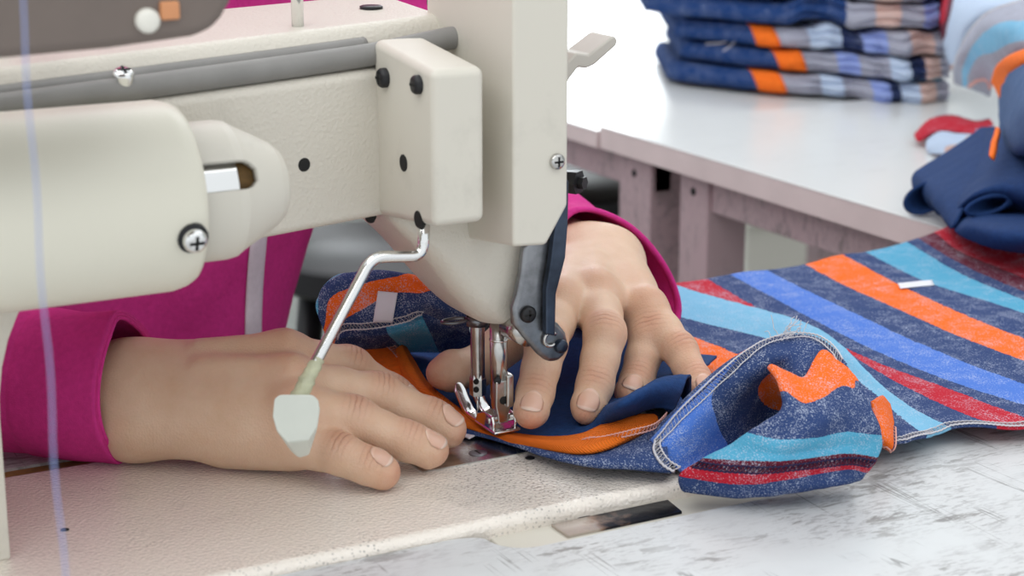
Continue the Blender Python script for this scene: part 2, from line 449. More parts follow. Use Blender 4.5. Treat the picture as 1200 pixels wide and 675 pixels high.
def toe(xa, xb):
    bm = bmesh.new(); path = [(-.0060, FZ), (.0040, FZ+.0002), (.0090, FZ+.0016), (.0135, FZ+.0048), (.0175, FZ+.0086), (.0210, FZ+.0114)]
    pr = smooth_path([Vector((0, y, z)) for y, z in path], 6); n = len(pr); rows = []
    for i, q in enumerate(pr):
        e = (n-1-i)/7; k = min(1, math.sqrt(max(.05, 1-(1-min(1, e))**2))); cx = (xa+xb)/2+FX; h = (xb-xa)/2*k
        t = (pr[min(i+1, n-1)]-pr[max(i-1, 0)]).normalized(); nn = Vector((0, -t.z, t.y))
        rows.append([bm.verts.new(Vector((cx-h, q.y, q.z))), bm.verts.new(Vector((cx+h, q.y, q.z))), bm.verts.new(Vector((cx+h*.75, q.y, q.z))+nn*.0018), bm.verts.new(Vector((cx-h*.75, q.y, q.z))+nn*.0018)])
    for a_, b_ in zip(rows, rows[1:]):
        for k in range(4): bm.faces.new((a_[k], a_[(k+1) % 4], b_[(k+1) % 4], b_[k]))
    bm.faces.new(rows[0]); bm.faces.new(rows[-1][::-1])
    o = obj('toe', bm, M['chrome'], foot); mod(o, 'BEVEL', width=.0005, segments=3); return o
toe(-.0074, -.0010); toe(.0008, .0068)

# dark lever assembly behind the head
lev = sub_empty('lifter_lever', mach)
def px_prism(name, pts, Y, t, mt, bev=.0012):
    bm = bmesh.new(); add_prism(bm, [aty(x, y, Y) for x, y in pts], (0, t, 0)); o = obj(name, bm, mt, lev); bevel(o, bev, 3, 30); return o
px_prism('lever_plate', [(630,268),(650,268),(653,300),(649,345),(647,374),(656,380),(664,390),(667,403),(664,416),(655,424),(643,425),(632,416),(614,396),(603,381),(601,362),(606,345),(611,320),(614,290)], -.040, .005, M['dark_steel'], .0022)
px_prism('lever_blade', [(652,250),(664,210),(667,212),(666,262),(663,302),(652,345),(651,394),(640,392),(640,340),(646,305)], -.0445, .004, M['blue_steel'], .001)
screw('lever_screw', aty(618, 368, -.0400), (0,-1,0), .0038, .0026, M['black'], lev, True, True)
screw('pivot_pin', aty(656, 405, -.0400), (0,-1,0), .0032, .0034, M['blue_steel'], lev, False)
c0 = aty(644, 397, -.0405); bm = bmesh.new(); add_tube(bm, [c0+Vector((.0032*math.cos(a), -.001, .0032*math.sin(a))) for a in np.linspace(.6, 5.4, 16)], .0008, 8); obj('retaining_clip', bm, M['steel'], lev)
bm = bmesh.new(); c0 = aty(614, 388, -.034); add_lathe(bm, [(-.004,.0062),(.012,.0062)], c0, (0,1,0), 24); obj('roller', bm, M['steel'], lev)
c0 = aty(672, 213, -.015); bm = bmesh.new(); add_lathe(bm, [(-.012,.0045),(.0,.0058),(.003,.0058),(.0032,.003),(.006,.003)], c0, (.5,-.85,0), 6); obj('hex_bolt', bm, M['black'], lev, smooth=False)
# grey hand lever on the face plate
bm = bmesh.new()
add_prism(bm, [aty(x, y, -.008) for x, y in ((640,112),(655,84),(676,62),(690,64),(716,44),(721,42),(724,47),(723,53),(697,76),(688,80),(678,79),(668,92),(652,120))], (0, .020, 0))
o = obj('hand_lever', bm, M['grey_plastic'], mach); bevel(o, .0022, 3, 30)

# motor housing along the back of the arm
MY, MZ, MR = -.0665, .1430, .0362
motor = sub_empty('motor', mach)
bm = bmesh.new(); add_lathe(bm, [(-.45,MR),(-.173,MR),(-.168,MR-.0012),(-.1655,MR-.0026),(-.1652,MR-.0034),(-.1665,MR-.0042),(-.45,MR-.005)], (0,MY,MZ), (1,0,0), 96, cap=False)
obj('housing', bm, M['motor'], motor, sharp=60)
bm = bmesh.new(); add_lathe(bm, [(-.1672,.001),(-.1672,MR-.0035)], (0,MY,MZ), (1,0,0), 96); obj('end_disc', bm, M['cream_smooth'], motor)
def mcyl(px, py, R):
    d = ray(px, py); oy, oz = CAM.y-MY, CAM.z-MZ
    a = d.y**2+d.z**2; b = 2*(oy*d.y+oz*d.z); c = oy*oy+oz*oz-R*R
    return CAM + d*((-b-math.sqrt(max(0, b*b-4*a*c)))/(2*a))
# cap with a window cut into it
CR = .0268; cx0 = -.169
prof = [(cx0,CR),(-.1500,CR),(-.1465,CR-.0006),(-.1440,CR-.0022),(-.1370,CR-.0058),(-.1290,CR-.0102),(-.1258,CR-.0130),(-.1238,CR-.0170),(-.1232,.004),(-.1232,.0001)]
pf = [prof[0]]
for a, b in zip(prof, prof[1:]):
    k = 60 if abs(a[0]-b[0]) > .015 else 8
    pf += [(a[0]+(b[0]-a[0])*t/k, a[1]+(b[1]-a[1])*t/k) for t in range(1, k+1)]
w0 = mcyl(246, 208, CR); w1 = mcyl(301, 208, CR)
ang0 = math.atan2(w0.z-MZ, w0.y-MY)
bm = bmesh.new(); n = 400; rings = []
for d, r in pf: rings.append([bm.verts.new((d, MY+r*math.cos(2*PI*k/n), MZ+r*math.sin(2*PI*k/n))) for k in range(n)])
hw = .0058; xe = w1.x
for i in range(len(pf)-1):
    for k in range(n):
        am = 2*PI*(k+.5)/n; da = (am-ang0+PI) % (2*PI) - PI; xm = (pf[i][0]+pf[i+1][0])/2; s = da*CR
        if abs(s) < hw and (xm < xe-hw*.6 or (xm-(xe-hw*.6))**2 + s*s < hw*hw): continue
        bm.faces.new((rings[i][k], rings[i][(k+1) % n], rings[i+1][(k+1) % n], rings[i+1][k]))
cap = obj('end_cap', bm, M['cream_smooth'], motor); mod(cap, 'SOLIDIFY', thickness=.0022, offset=-1)
bm = bmesh.new(); add_lathe(bm, [(-.170,.0222),(xe-.0055,.0222),(xe-.0050,.010)], (0,MY,MZ), (1,0,0), 64); obj('shaft_coupling', bm, M['chrome'], motor, sharp=40)
bm = bmesh.new(); add_lathe(bm, [(-.168,.0205),(-.142,.0205),(-.136,.015)], (0,MY,MZ), (1,0,0), 48); obj('felt_ring', bm, M['brown'], motor)
p = mcyl(226, 279, MR); nn = Vector((0, p.y-MY, p.z-MZ)).normalized()
screw('washer', p, nn, .0058, .0012, M['black'], motor, False)
screw('housing_screw', p+nn*.001, nn, .0045, .0038, M['chrome'], motor, True, True)

# control box over the arm, carried on a bracket
bx = sub_empty('control_box', mach)
YB = -.150
out = [aty(x, y, YB) for x, y in ((-190,88),(130,58),(228,44),(250,36),(262,22),(272,4),(285,-40),(285,-110),(-190,-85))]
bm = bmesh.new(); add_prism(bm, out, (0, .07, 0)); o = obj('box_body', bm, M['taupe'], bx); bevel(o, .004, 3, 20)
c0 = aty(172, 24, YB); screw('push_button', c0, (0,-1,0), .0040, .0030, M['white_plastic'], bx, False)
c0 = aty(198, 12, YB); bm = bmesh.new(); add_box(bm, c0-Vector((.0032,.002,.003)), c0+Vector((.0032,.002,.003))); o = obj('indicator', bm, M['orange_button'], bx); bevel(o, .0008, 2)
bm = bmesh.new(); a = aty(100, -60, YB+.03); add_tube(bm, fillet_path([a+Vector((0,.02,0)), Vector((a.x, .02, a.z)), Vector((a.x, .02, .19))], .02), .006, 12); obj('bracket', bm, M['steel'], bx)

# bent chrome rod with a white block glued to its end
gr = sub_empty('guide_rod', mach)
rp = [aty(497,262,-.058), aty(496,300,-.058), aty(436,301,-.060), aty(364,436,-.066), aty(350,468,-.068)]
bm = bmesh.new(); add_tube(bm, fillet_path(rp, .006, 7), .0024, 16); obj('rod', bm, M['chrome'], gr)
bm = bmesh.new(); gp = [aty(374,420,-.0655), aty(368,430,-.066), aty(361,443,-.0665), aty(355,456,-.0675), aty(349,470,-.068)]
add_tube(bm, smooth_path(gp, 4), [.0025+.0014*(i/16)+.00022*math.sin(i*2.3)+.0002*math.sin(i*5.1) for i in range(17)], 16); obj('glue', bm, M['glue'], gr)
bm = bmesh.new(); YW = -.0760
fr = [(321,467),(328,462),(366,462),(373,468),(375,480),(372,500),(362,516),(336,519),(324,505),(319,488)]
low = [(328,474),(331,470),(362,470),(367,474),(369,482),(366,502),(357,531),(345,534),(334,524),(326,492)]
A = [bm.verts.new(aty(x, y, YW)) for x, y in fr]; B = [bm.verts.new(aty(x+5, y+3, YW+.014)) for x, y in low]
bm.faces.new(A); bm.faces.new(B[::-1])
for i in range(10): bm.faces.new((A[i], B[i], B[(i+1) % 10], A[(i+1) % 10]))
o = obj('block', bm, M['white_block'], gr); bevel(o, .0008, 2, 20)

# loose strand of thread close to the lens
bm = bmesh.new(); t0, t1 = atd(21, -60, .46), atd(76, 690, .46); d = (t1-t0)
t1 = t0 + d*((-.0036-t0.z)/d.z)
add_tube(bm, [t0 + (t1-t0)*k/40 + Vector((.0004*math.sin(k*.9), .0003*math.cos(k*.7), 0)) for k in range(41)], .00029, 8)
th = obj('sewing_thread', bm, M['thread']); tag(th, 'thin pale blue thread hanging straight down beside the round motor housing', 'thread')
# ------------------------------------------------------------------ implicit surfaces for the body
class Field:
    def __init__(s, lo, hi, h):
        s.h = h; s.lo = np.array(lo, float); s.n = np.ceil((np.array(hi)-s.lo)/h).astype(int)+1
        s.D = np.full(tuple(s.n), 1.0, np.float32)
    def window(s, lo, hi):
        a = np.clip(np.floor((np.array(lo)-s.lo)/s.h).astype(int), 0, s.n-1); b = np.clip(np.ceil((np.array(hi)-s.lo)/s.h).astype(int)+1, 1, s.n)
        ax = [s.lo[i]+s.h*np.arange(a[i], b[i]) for i in range(3)]
        return tuple(slice(a[i], b[i]) for i in range(3)), np.meshgrid(*ax, indexing='ij')
    def blend(s, sl, d, k, sub=False):
        cur = s.D[sl]
        if sub:
            h = np.maximum(k-np.abs(-d-cur), 0)/k; s.D[sl] = np.maximum(cur, -d) + h*h*k*.25
        else:
            h = np.maximum(k-np.abs(d-cur), 0)/k; s.D[sl] = np.minimum(cur, d) - h*h*k*.25
    def cone(s, A, B, ra, rb, k=.006, flat=None, sub=False):
        """tapered capsule; flat = (unit vector, factor) squeezes it along that direction"""
        A = np.array(A, float); B = np.array(B, float); R = max(ra, rb)+k+.004
        if flat: R *= 1.0/min(1, flat[1]) if flat[1] < 1 else flat[1]
        sl, (x, y, z) = s.window(np.minimum(A, B)-R, np.maximum(A, B)+R)
        v = B-A; L2 = max(v@v, 1e-12)
        px, py, pz = x-A[0], y-A[1], z-A[2]
        t = np.clip((px*v[0]+py*v[1]+pz*v[2])/L2, 0, 1)
        qx, qy, qz = px-t*v[0], py-t*v[1], pz-t*v[2]
        if flat:
            f = np.array(flat[0], float); f /= np.linalg.norm(f); c = (qx*f[0]+qy*f[1]+qz*f[2])*(1/flat[1]-1)
            qx, qy, qz = qx+c*f[0], qy+c*f[1], qz+c*f[2]
        d = np.sqrt(qx*qx+qy*qy+qz*qz)-(ra+(rb-ra)*t)
        s.blend(sl, d.astype(np.float32), k, sub)
    def chain(s, pts, rs, k=.005, flat=None):
        for i in range(len(pts)-1): s.cone(pts[i], pts[i+1], rs[i], rs[i+1], k, flat)
    def mesh(s):
        D = s.D; inside = D < 0; h = s.h
        c = np.zeros(tuple(np.array(D.shape)-1), np.int16)
        for i in (0,1):
            for j in (0,1):
                for k in (0,1): c += inside[i:D.shape[0]-1+i, j:D.shape[1]-1+j, k:D.shape[2]-1+k]
        act = (c > 0) & (c < 8); idx = np.argwhere(act); vid = np.full(act.shape, -1, np.int64); vid[act] = np.arange(len(idx))
        S = np.zeros((len(idx), 3)); W = np.zeros(len(idx))
        corners = [(i,j,k) for i in (0,1) for j in (0,1) for k in (0,1)]
        for a in corners:
            for ax in range(3):
                if a[ax]: continue
                b = list(a); b[ax] = 1
                da = D[tuple((idx+np.array(a)).T)]; db = D[tuple((idx+np.array(b)).T)]
                m = (da < 0) != (db < 0); t = np.where(m, da/np.where(da-db == 0, 1, da-db), 0)
                P = np.tile(np.array(a, float), (len(idx), 1)); P[:, ax] += t
                S[m] += P[m]; W[m] += 1
        V = s.lo + (idx + S/W[:, None])*h
        Q = []
        for ax in range(3):
            b, c2 = [(1,2),(2,0),(0,1)][ax]
            n = np.array(D.shape); r = [slice(0, n[i]) for i in range(3)]
            r0 = list(r); r1 = list(r); r0[ax] = slice(0, n[ax]-1); r1[ax] = slice(1, n[ax])
            for q in (b, c2): r0[q] = slice(1, n[q]-1); r1[q] = slice(1, n[q]-1)
            s0 = inside[tuple(r0)]; s1 = inside[tuple(r1)]
            e = np.argwhere(s0 != s1)
            if not len(e): continue
            flip = s0[tuple(e.T)]
            off = np.zeros(3, int); off[b] = 1; off[c2] = 1; e = e+off
            def at(db, dc):
                o = e.copy(); o[:, b] -= db; o[:, c2] -= dc; return vid[tuple(o.T)]
            quad = np.stack([at(1,1), at(0,1), at(0,0), at(1,0)], 1)
            quad[~flip] = quad[~flip][:, ::-1]
            Q.append(quad)
        return V, np.concatenate(Q)
def relax(V, Q, it=4, lam=.5):
    E = np.concatenate([Q[:, [0,1]], Q[:, [1,2]], Q[:, [2,3]], Q[:, [3,0]]])
    n = len(V); deg = np.bincount(E.ravel(), minlength=n).astype(float)
    for k in range(it):
        for l in (lam, -lam*1.04):
            A = np.zeros_like(V)
            for c in range(3):
                A[:, c] = np.bincount(E[:, 0], V[E[:, 1], c], n)+np.bincount(E[:, 1], V[E[:, 0], c], n)
            V = V + l*(A/deg[:, None]-V)
    return V

# ------------------------------------------------------------------ hands: joints measured from the photograph
def v3(v): return np.array(tuple(v))
HF = 0.0008
creases = []       # (point, finger direction, dorsal direction, strength)
nails = []         # (tip centre, direction, dorsal, width, length)
red = []           # (point, radius, strength)

def finger(Fd, MCP, PIP, DIP, TIP, r, dors, k=.0045, nail=True, crease=1.0):
    """one finger with knuckle swellings; r = radii at MCP, PIP, DIP, tip"""
    MCP, PIP, DIP, TIP = map(v3, (MCP, PIP, DIP, TIP)); d = v3(dors)/np.linalg.norm(v3(dors))
    r0, r1, r2, r3 = r
    m1 = MCP*.48+PIP*.52; m2 = PIP*.5+DIP*.5
    Fd.chain([MCP, m1, PIP], [r0, (r0+r1)*.475, r1], k)
    Fd.chain([PIP, m2, DIP], [r1, (r1+r2)*.48, r2], .002)
    u = (TIP-DIP)/np.linalg.norm(TIP-DIP)
    pad = DIP + (TIP-DIP)*.55 - d*r3*.10
    Fd.chain([DIP, pad, TIP-u*r3*.9], [r2, r3*1.04, r3*.86], .002, None)
    for J, rr, a, b in ((PIP, r1, PIP-MCP, DIP-PIP), (DIP, r2, DIP-PIP, TIP-DIP)):
        t = a/np.linalg.norm(a)+b/np.linalg.norm(b); t /= np.linalg.norm(t)
        n = d-t*(d@t); n /= np.linalg.norm(n)
        Fd.cone(J-t*.0022+n*rr*.30, J+t*.0022+n*rr*.30, rr*.76, rr*.76, .004)
        creases.append((J+n*rr, t, n, crease*(1.0 if J is PIP else .7))); red.append((J+n*rr, .011, .8))
    red.append((TIP, .013, 1.0)); red.append((MCP+d*r0, .014, .6))
    if nail:
        n = d-u*(d@u); n /= np.linalg.norm(n)
        nails.append((TIP, u, n, r3, Fd))

NR_ = Vector((.74,-.67,.03)).normalized(); NL_ = Vector((-.10,-.80,.12)).normalized()    # way each sleeve opens
def hand_right(Fd):
    dors = Vector((-.10, -.42, .90)).normalized()
    # wrist and metacarpals; the outer edge of the palm rests on the bed
    PM, RM, MM, IM = atz(350,515,.0175), atz(345,482,.0300), atz(340,450,.0380), atz(333,421,.0430)
    W = atz(132,466,.0285); Wu, Wr = atz(156,497,.0180), atz(156,440,.0365)
    FA = W - NR_*.075 + Vector((.014,.020,.002))
    Fd.cone(FA+Vector((0,-.001,-.002)), Wu, .0160, .0145, .01); Fd.cone(FA+Vector((0,.003,.003)), Wr, .0160, .0135, .012)
    Fd.cone(W, (Wu+Wr)/2, .0165, .0175, .012)
    for Mc, r, ws in ((PM,.0122,.0), (RM,.0118,.35), (MM,.0118,.7), (IM,.0118,1.0)):
        b = Wu.lerp(Wr, ws); Fd.cone(b, Mc, .0140, r, .012)
    Fd.cone(PM.lerp(Wu,.35)-Vector((0,-.010,.006)), PM-Vector((0,-.010,.004)), .0120, .0115, .010)      # heel of the hand
    Fd.cone(IM.lerp(Wr,.7)+Vector((0,.020,-.020)), IM+Vector((.0,.012,-.020)), .016, .013, .014)           # thumb side, hidden
    for Mc, r in ((PM,.0085),(RM,.0088),(MM,.0092),(IM,.0098)):
        Fd.cone(Mc+dors*.0042, Mc+dors*.0036+Vector((.004,0,-.001)), r*.9, r*.85, .008); red.append((Mc+dors*.013, .016, .55))
    # tendon of the index and middle finger
    for Mc, ws in ((IM,.95),(MM,.7)):
        a = Wu.lerp(Wr, ws).lerp(Mc, .45); Fd.cone(a+dors*.0125, Mc+dors*.0100, .0030, .0036, .007)
    finger(Fd, PM, atz(399,533,.0150), atz(432,547,.0105), atz(462,556,.0075), (.0108,.0088,.0079,.0070), dors+Vector((.1,0,.1)))
    finger(Fd, RM, atz(413,491,.0250), atz(478,518,.0145), atz(525,533,.0085), (.0110,.0098,.0086,.0076), dors+Vector((.15,0,.1)))
    finger(Fd, MM, atz(442,464,.0280), atz(505,491,.0155), atz(543,510,.0090), (.0112,.0100,.0087,.0078), dors+Vector((.15,.05,.1)))
    finger(Fd, IM, atz(408,432,.0340), atz(458,462,.0210), atz(497,486,.0120), (.0110,.0098,.0085,.0075), dors+Vector((.2,.1,.1)))
    # thumb tucked on the far side
    T0 = IM.lerp(Wr,.6)+Vector((.004,.022,-.018)); 
    Fd.chain([v3(T0), v3(T0+Vector((.034,.010,-.006))), v3(T0+Vector((.060,-.002,-.010)))], [.013,.0105,.0090], .008)
    return FA

def hand_left(Fd):
    dors = Vector((-.30, -.62, .72)).normalized()
    I3 = atz(619,496,.0138); I2 = bone(I3, 627,462, .0215); I1 = bone(I2, 640,404, .0245); I0 = bone(I1, 655,356, .040)
    M3 = atz(683,494,.0115); M2 = bone(M3, 697,452, .0225); M1 = bone(M2, 709,392, .027); M0 = bone(M1, 698,346, .043)
    R3 = atz(734,469,.0125); R2 = bone(R3, 746,448, .0205); R1 = bone(R2, 760,394, .0260); R0 = bone(R1, 733,350, .041)
    P3 = atz(826,470,.0160); P2 = bone(P3, 815,447, .0180); P1 = bone(P2, 797,412, .0200); P0 = bone(P1, 757,362, .034)
    W = bone((M0+R0)/2, 698,303, .064); Wa, Wb = bone(W, 677,306, .0115), bone(W, 716,306, .0115, False)
    FA = W - NL_*.085 + Vector((-.006,0,.006))
    for a in (Wa, Wb): Fd.cone(FA+(a-W), a, .0170, .0150, .012)
    for Mc, r, ws in ((P0,.0100,1.0), (R0,.0112,.68), (M0,.0118,.34), (I0,.0118,.0)):
        Fd.cone(Wa.lerp(Wb, ws), Mc, .0150, r, .012)
        Fd.cone(Mc+dors*.0045, Mc+dors*.0040+Vector((0,-.004,-.002)), r*.72, r*.68, .008); red.append((Mc+dors*.012, .014, .5))
    for Mc, ws in ((M0,.4),(R0,.65),(I0,.1)):
        a = Wa.lerp(Wb, ws).lerp(Mc, .45); Fd.cone(a+dors*.0135, Mc+dors*.0100, .0028, .0034, .007)
    finger(Fd, I0, I1, I2, I3, (.0110,.0099,.0087,.0077), dors)
    finger(Fd, M0, M1, M2, M3, (.0110,.0101,.0087,.0077), dors)
    finger(Fd, R0, R1, R2, R3, (.0106,.0096,.0082,.0073), dors)
    finger(Fd, P0, P1, P2, P3, (.0092,.0082,.0074,.0068), dors+Vector((.3,0,0)))
    # thumb reaching across under the index finger
    T3 = atz(504,440,.0215); T2 = bone(T3, 560,429, .030, True); T1 = Vector((.047,.043,.0345)); T0 = Vector((.085,.062,.043))
    Fd.chain([v3(T0), v3(T1)], [.016,.0125], .014); Fd.chain([v3(T1), v3(T2)], [.0120,.0098], .006)
    u = (T3-T2).normalized()
    Fd.chain([v3(T2), v3(T2.lerp(T3,.55)), v3(T3-u*.0072)], [.0098,.0098,.0076], .003)
    red.append((v3(T3), .016, 1.0))
    return FA, W

FR = Field((-.30,-.075,-.002), (.03,.13,.085), HF)
FA_R = hand_right(FR)
V1, Q1 = FR.mesh(); V1 = relax(V1, Q1, 5)
FL = Field((-.06,-.085,-.002), (.21,.18,.15), HF)
FA_L, W_L = hand_left(FL)
V2, Q2 = FL.mesh(); V2 = relax(V2, Q2, 5)
# trunk, upper arms, neck and head, coarser and under the jacket; each forearm runs on into its hand
SH_R, EL_R = Vector((-.325,.335,.36)), Vector((-.44,.165,.09))
SH_L, EL_L = Vector((.060,.345,.36)), Vector((.105,.335,.095))
FB = Field((-.56,.02,-.14), (.30,.52,.76), .007)
TC = Vector((-.135,.335,0))
def body(Fb, g):
    for z0, z1, w0, w1, dp in ((-.10,.06,.10,.095,.085),(.06,.22,.095,.105,.085),(.22,.34,.105,.100,.08)):
        for sx in (-1,-.4,.4,1):
            Fb.cone(TC+Vector((sx*w0*.62,0,z0)), TC+Vector((sx*w1*.62,0,z1)), dp+g, dp+g, .03)
    for S, E, H in ((SH_R, EL_R, FA_R), (SH_L, EL_L, FA_L)):
        Fb.cone(TC+Vector((0,0,.34)), S, .044+g, .026+g, .02); Fb.cone(S, (S+E)/2+Vector((.012 if S is SH_L else -.012,.018,0)), .024+g, .022+g, .01); Fb.cone((S+E)/2+Vector((.012 if S is SH_L else -.012,.018,0)), E, .022+g, .021+g, .01); Fb.cone(E, H, .021+g, .0170+g, .01)
body(FB, 0)
FB.cone(TC+Vector((0,0,.36)), TC+Vector((0,-.03,.50)), .052, .050, .03)
HC = TC+Vector((0,-.075,.585))
FB.cone(HC, HC+Vector((0,.035,.035)), .078, .088, .03); FB.cone(HC+Vector((0,-.02,-.06)), HC+Vector((0,.0,-.02)), .045, .07, .03)
FB.cone(HC+Vector((0,-.088,.0)), HC+Vector((0,-.098,-.022)), .008, .012, .012)
for sx in (-1,1):
    FB.cone(HC+Vector((sx*.083,.02,.01)), HC+Vector((sx*.086,.025,-.02)), .014, .010, .008)
V3, Q3 = FB.mesh(); V3 = relax(V3, Q3, 3)
V1[:, 2] = np.maximum(V1[:, 2], .0014)
V = np.concatenate([V1, V2, V3]); Q = np.concatenate([Q1, Q2+len(V1), Q3+len(V1)+len(V2)])

def skin_mat():
    m, nt, b = mat('skin')
    at = N(nt, 'ShaderNodeAttribute', attribute_name='red'); v = coords(nt)
    n1 = noise(nt, v, 60, 4, .6); n2 = noise(nt, v, 220, 3, .6)
    base = ramp(nt, n1, [(.3, srgb(212,176,148)), (.7, srgb(221,190,165))]).outputs['Color']
    fac = math_(nt, 'MULTIPLY', at.outputs['Fac'], math_(nt, 'ADD', math_(nt, 'MULTIPLY', n2, .5), .45))
    c = mix(nt, fac, base, srgb(193,132,106))
    ct = N(nt, 'ShaderNodeAttribute', attribute_name='crease_t'); cm = N(nt, 'ShaderNodeAttribute', attribute_name='crease_m')
    wob = math_(nt, 'MULTIPLY', math_(nt, 'SUBTRACT', noise(nt, v, 260, 3), .5), .0022)
    tt = math_(nt, 'ADD', ct.outputs['Fac'], wob)
    sn = math_(nt, 'POWER', math_(nt, 'ABSOLUTE', math_(nt, 'SINE', math_(nt, 'MULTIPLY', tt, PI/.0026))), .35)
    cr = math_(nt, 'MULTIPLY', math_(nt, 'SUBTRACT', 1.0, sn), cm.outputs['Fac'])
    c = mix(nt, math_(nt, 'MULTIPLY', cr, .55), c, srgb(150,98,76))
    L(nt, c, b.inputs['Base Color'])
    b.inputs['Roughness'].default_value = .47; b.inputs['Specular IOR Level'].default_value = .38
    b.inputs['Subsurface Weight'].default_value = .22; b.inputs['Subsurface Radius'].default_value = (1,.35,.18); b.inputs['Subsurface Scale'].default_value = .004
    vo = N(nt, 'ShaderNodeTexVoronoi'); vo.inputs['Scale'].default_value = 900; L(nt, coords(nt, (1,1.6,1)), vo.inputs['Vector'])
    b1 = bumpn(nt, None, vo.outputs['Distance'], .30, .0005)
    b2 = bumpn(nt, None, noise(nt, v, 120, 4), .12, .0012, b1)
    bumpn(nt, b, math_(nt, 'MULTIPLY', cr, -1.0), .7, .0007, b2)
    return m
M['skin'] = skin_mat()
person = mesh_np('person', V, Q, M['skin'])
tag(person, 'person in magenta jacket guiding striped cloth under the needle with both hands', 'person')
me = person.data
R_ = np.zeros(len(V)); CT = np.zeros(len(V)); CM = np.zeros(len(V))
for p, rad, s in red: R_ = np.maximum(R_, s*np.exp(-((V-v3(p))**2).sum(1)/(rad*.75)**2))
nor = np.zeros((len(V), 3)); me.vertices.foreach_get('normal', nor.ravel()) if False else None
nor = np.array([v.normal[:] for v in me.vertices])
for p, t, n, s in creases:
    q = V-p; a = q@t; near = np.exp(-(a/.0050)**2)*np.exp(-((q**2).sum(1)-a*a)/.0075**2)*np.clip((nor@n-.15)*2.2, 0, 1)*s
    up = near > CM; CT[up] = a[up]+.0013; CM[up] = near[up]
for nm, arr in (('red', R_), ('crease_t', CT), ('crease_m', CM)):
    a = me.attributes.new(nm, 'FLOAT', 'POINT'); a.data.foreach_set('value', arr.astype(np.float32))

# finger nails: curved plates bedded in the finger ends
def nail_mat():
    m, nt, b = mat('nail'); b.inputs['Base Color'].default_value = srgb(217,170,150); b.inputs['Roughness'].default_value = .22
    tc = N(nt, 'ShaderNodeUVMap'); sp = N(nt, 'ShaderNodeSeparateXYZ'); L(nt, tc.outputs[0], sp.inputs[0])
    c = ramp(nt, sp.outputs['X'], [(0, srgb(228,194,174)), (.2, srgb(214,172,150)), (.86, srgb(214,172,152)), (.95, srgb(228,202,186))])
    L(nt, c.outputs['Color'], b.inputs['Base Color']); b.inputs['Subsurface Weight'].default_value = .15; b.inputs['Subsurface Scale'].default_value = .002
    return m
M['nail'] = nail_mat()
from mathutils.bvhtree import BVHTree
bvh = BVHTree.FromPolygons([tuple(v) for v in V[:len(V1)+len(V2)]], [tuple(q) for q in np.concatenate([Q1, Q2+len(V1)])])
for tip, u, n, r3, Fd in nails:
    s = np.cross(u, n); w = r3*.66; Ln = r3*1.42; G = np.zeros((12, 11, 3)); UVn = np.zeros((12, 11, 2)); ok = True
    for i in range(12):
        a = i/11
        for j in range(11):
            b_ = j/10*2-1
            rr = 1-max(0, abs(b_))**2.6*.34*(1-a) ; wa = w*(1-.28*max(0, .35-a)/.35)*(1-.16*max(0, a-.82)/.18)
            x = (-1.74*r3 + Ln*a + (abs(b_)**2.4)*r3*(.26 if a < .5 else -.22)*abs(2*a-1))
            o = tip + u*x + s*(wa*b_) + n*.012
            h = bvh.ray_cast(Vector(o), Vector(-n), .024)
            if h[0] is None: p = o-n*(.012-r3*.2)
            else: p = np.array(h[0]) + n*(.00018 + .00035*(1-b_*b_)*min(1, a*3))
            if a > .93: p = p + u*.0002
            G[i, j] = p; UVn[i, j] = (a, j/10)
    nl = grid_mesh('fingernail', G, M['nail'], person, UVn, .0006, offset=0)
# ------------------------------------------------------------------ jacket and sleeves worn by the person
def cloth_mat(name, col, weave=1400, amt=.25, var=.06, rough=.85, fold=0, sheen=.0):
    m, nt, b = mat(name); v = coords(nt)
    n1 = noise(nt, v, 350, 3, .6)
    c = ramp(nt, n1, [(.3, tuple(k*(1-var*2) for k in col[:3])+(1,)), (.7, tuple(min(1, k*(1+var)) for k in col[:3])+(1,))])
    L(nt, c.outputs['Color'], b.inputs['Base Color']); b.inputs['Roughness'].default_value = rough
    b.inputs['Sheen Weight'].default_value = sheen; b.inputs['Sheen Roughness'].default_value = .5; b.inputs['Specular IOR Level'].default_value = .2
    n0 = None
    if fold: n0 = bumpn(nt, None, noise(nt, v, fold, 3), .35, .004)
    wv = N(nt, 'ShaderNodeTexVoronoi'); wv.inputs['Scale'].default_value = weave; L(nt, v, wv.inputs['Vector'])
    bumpn(nt, b, wv.outputs['Distance'], amt, .0005, n0)
    return m
M['magenta'] = cloth_mat('magenta_cotton', srgb(206,54,138), 1500, .25, .05, fold=45)
M['white_cloth'] = cloth_mat('white_cotton_tape', srgb(226,218,226), 1500, .2, .03)

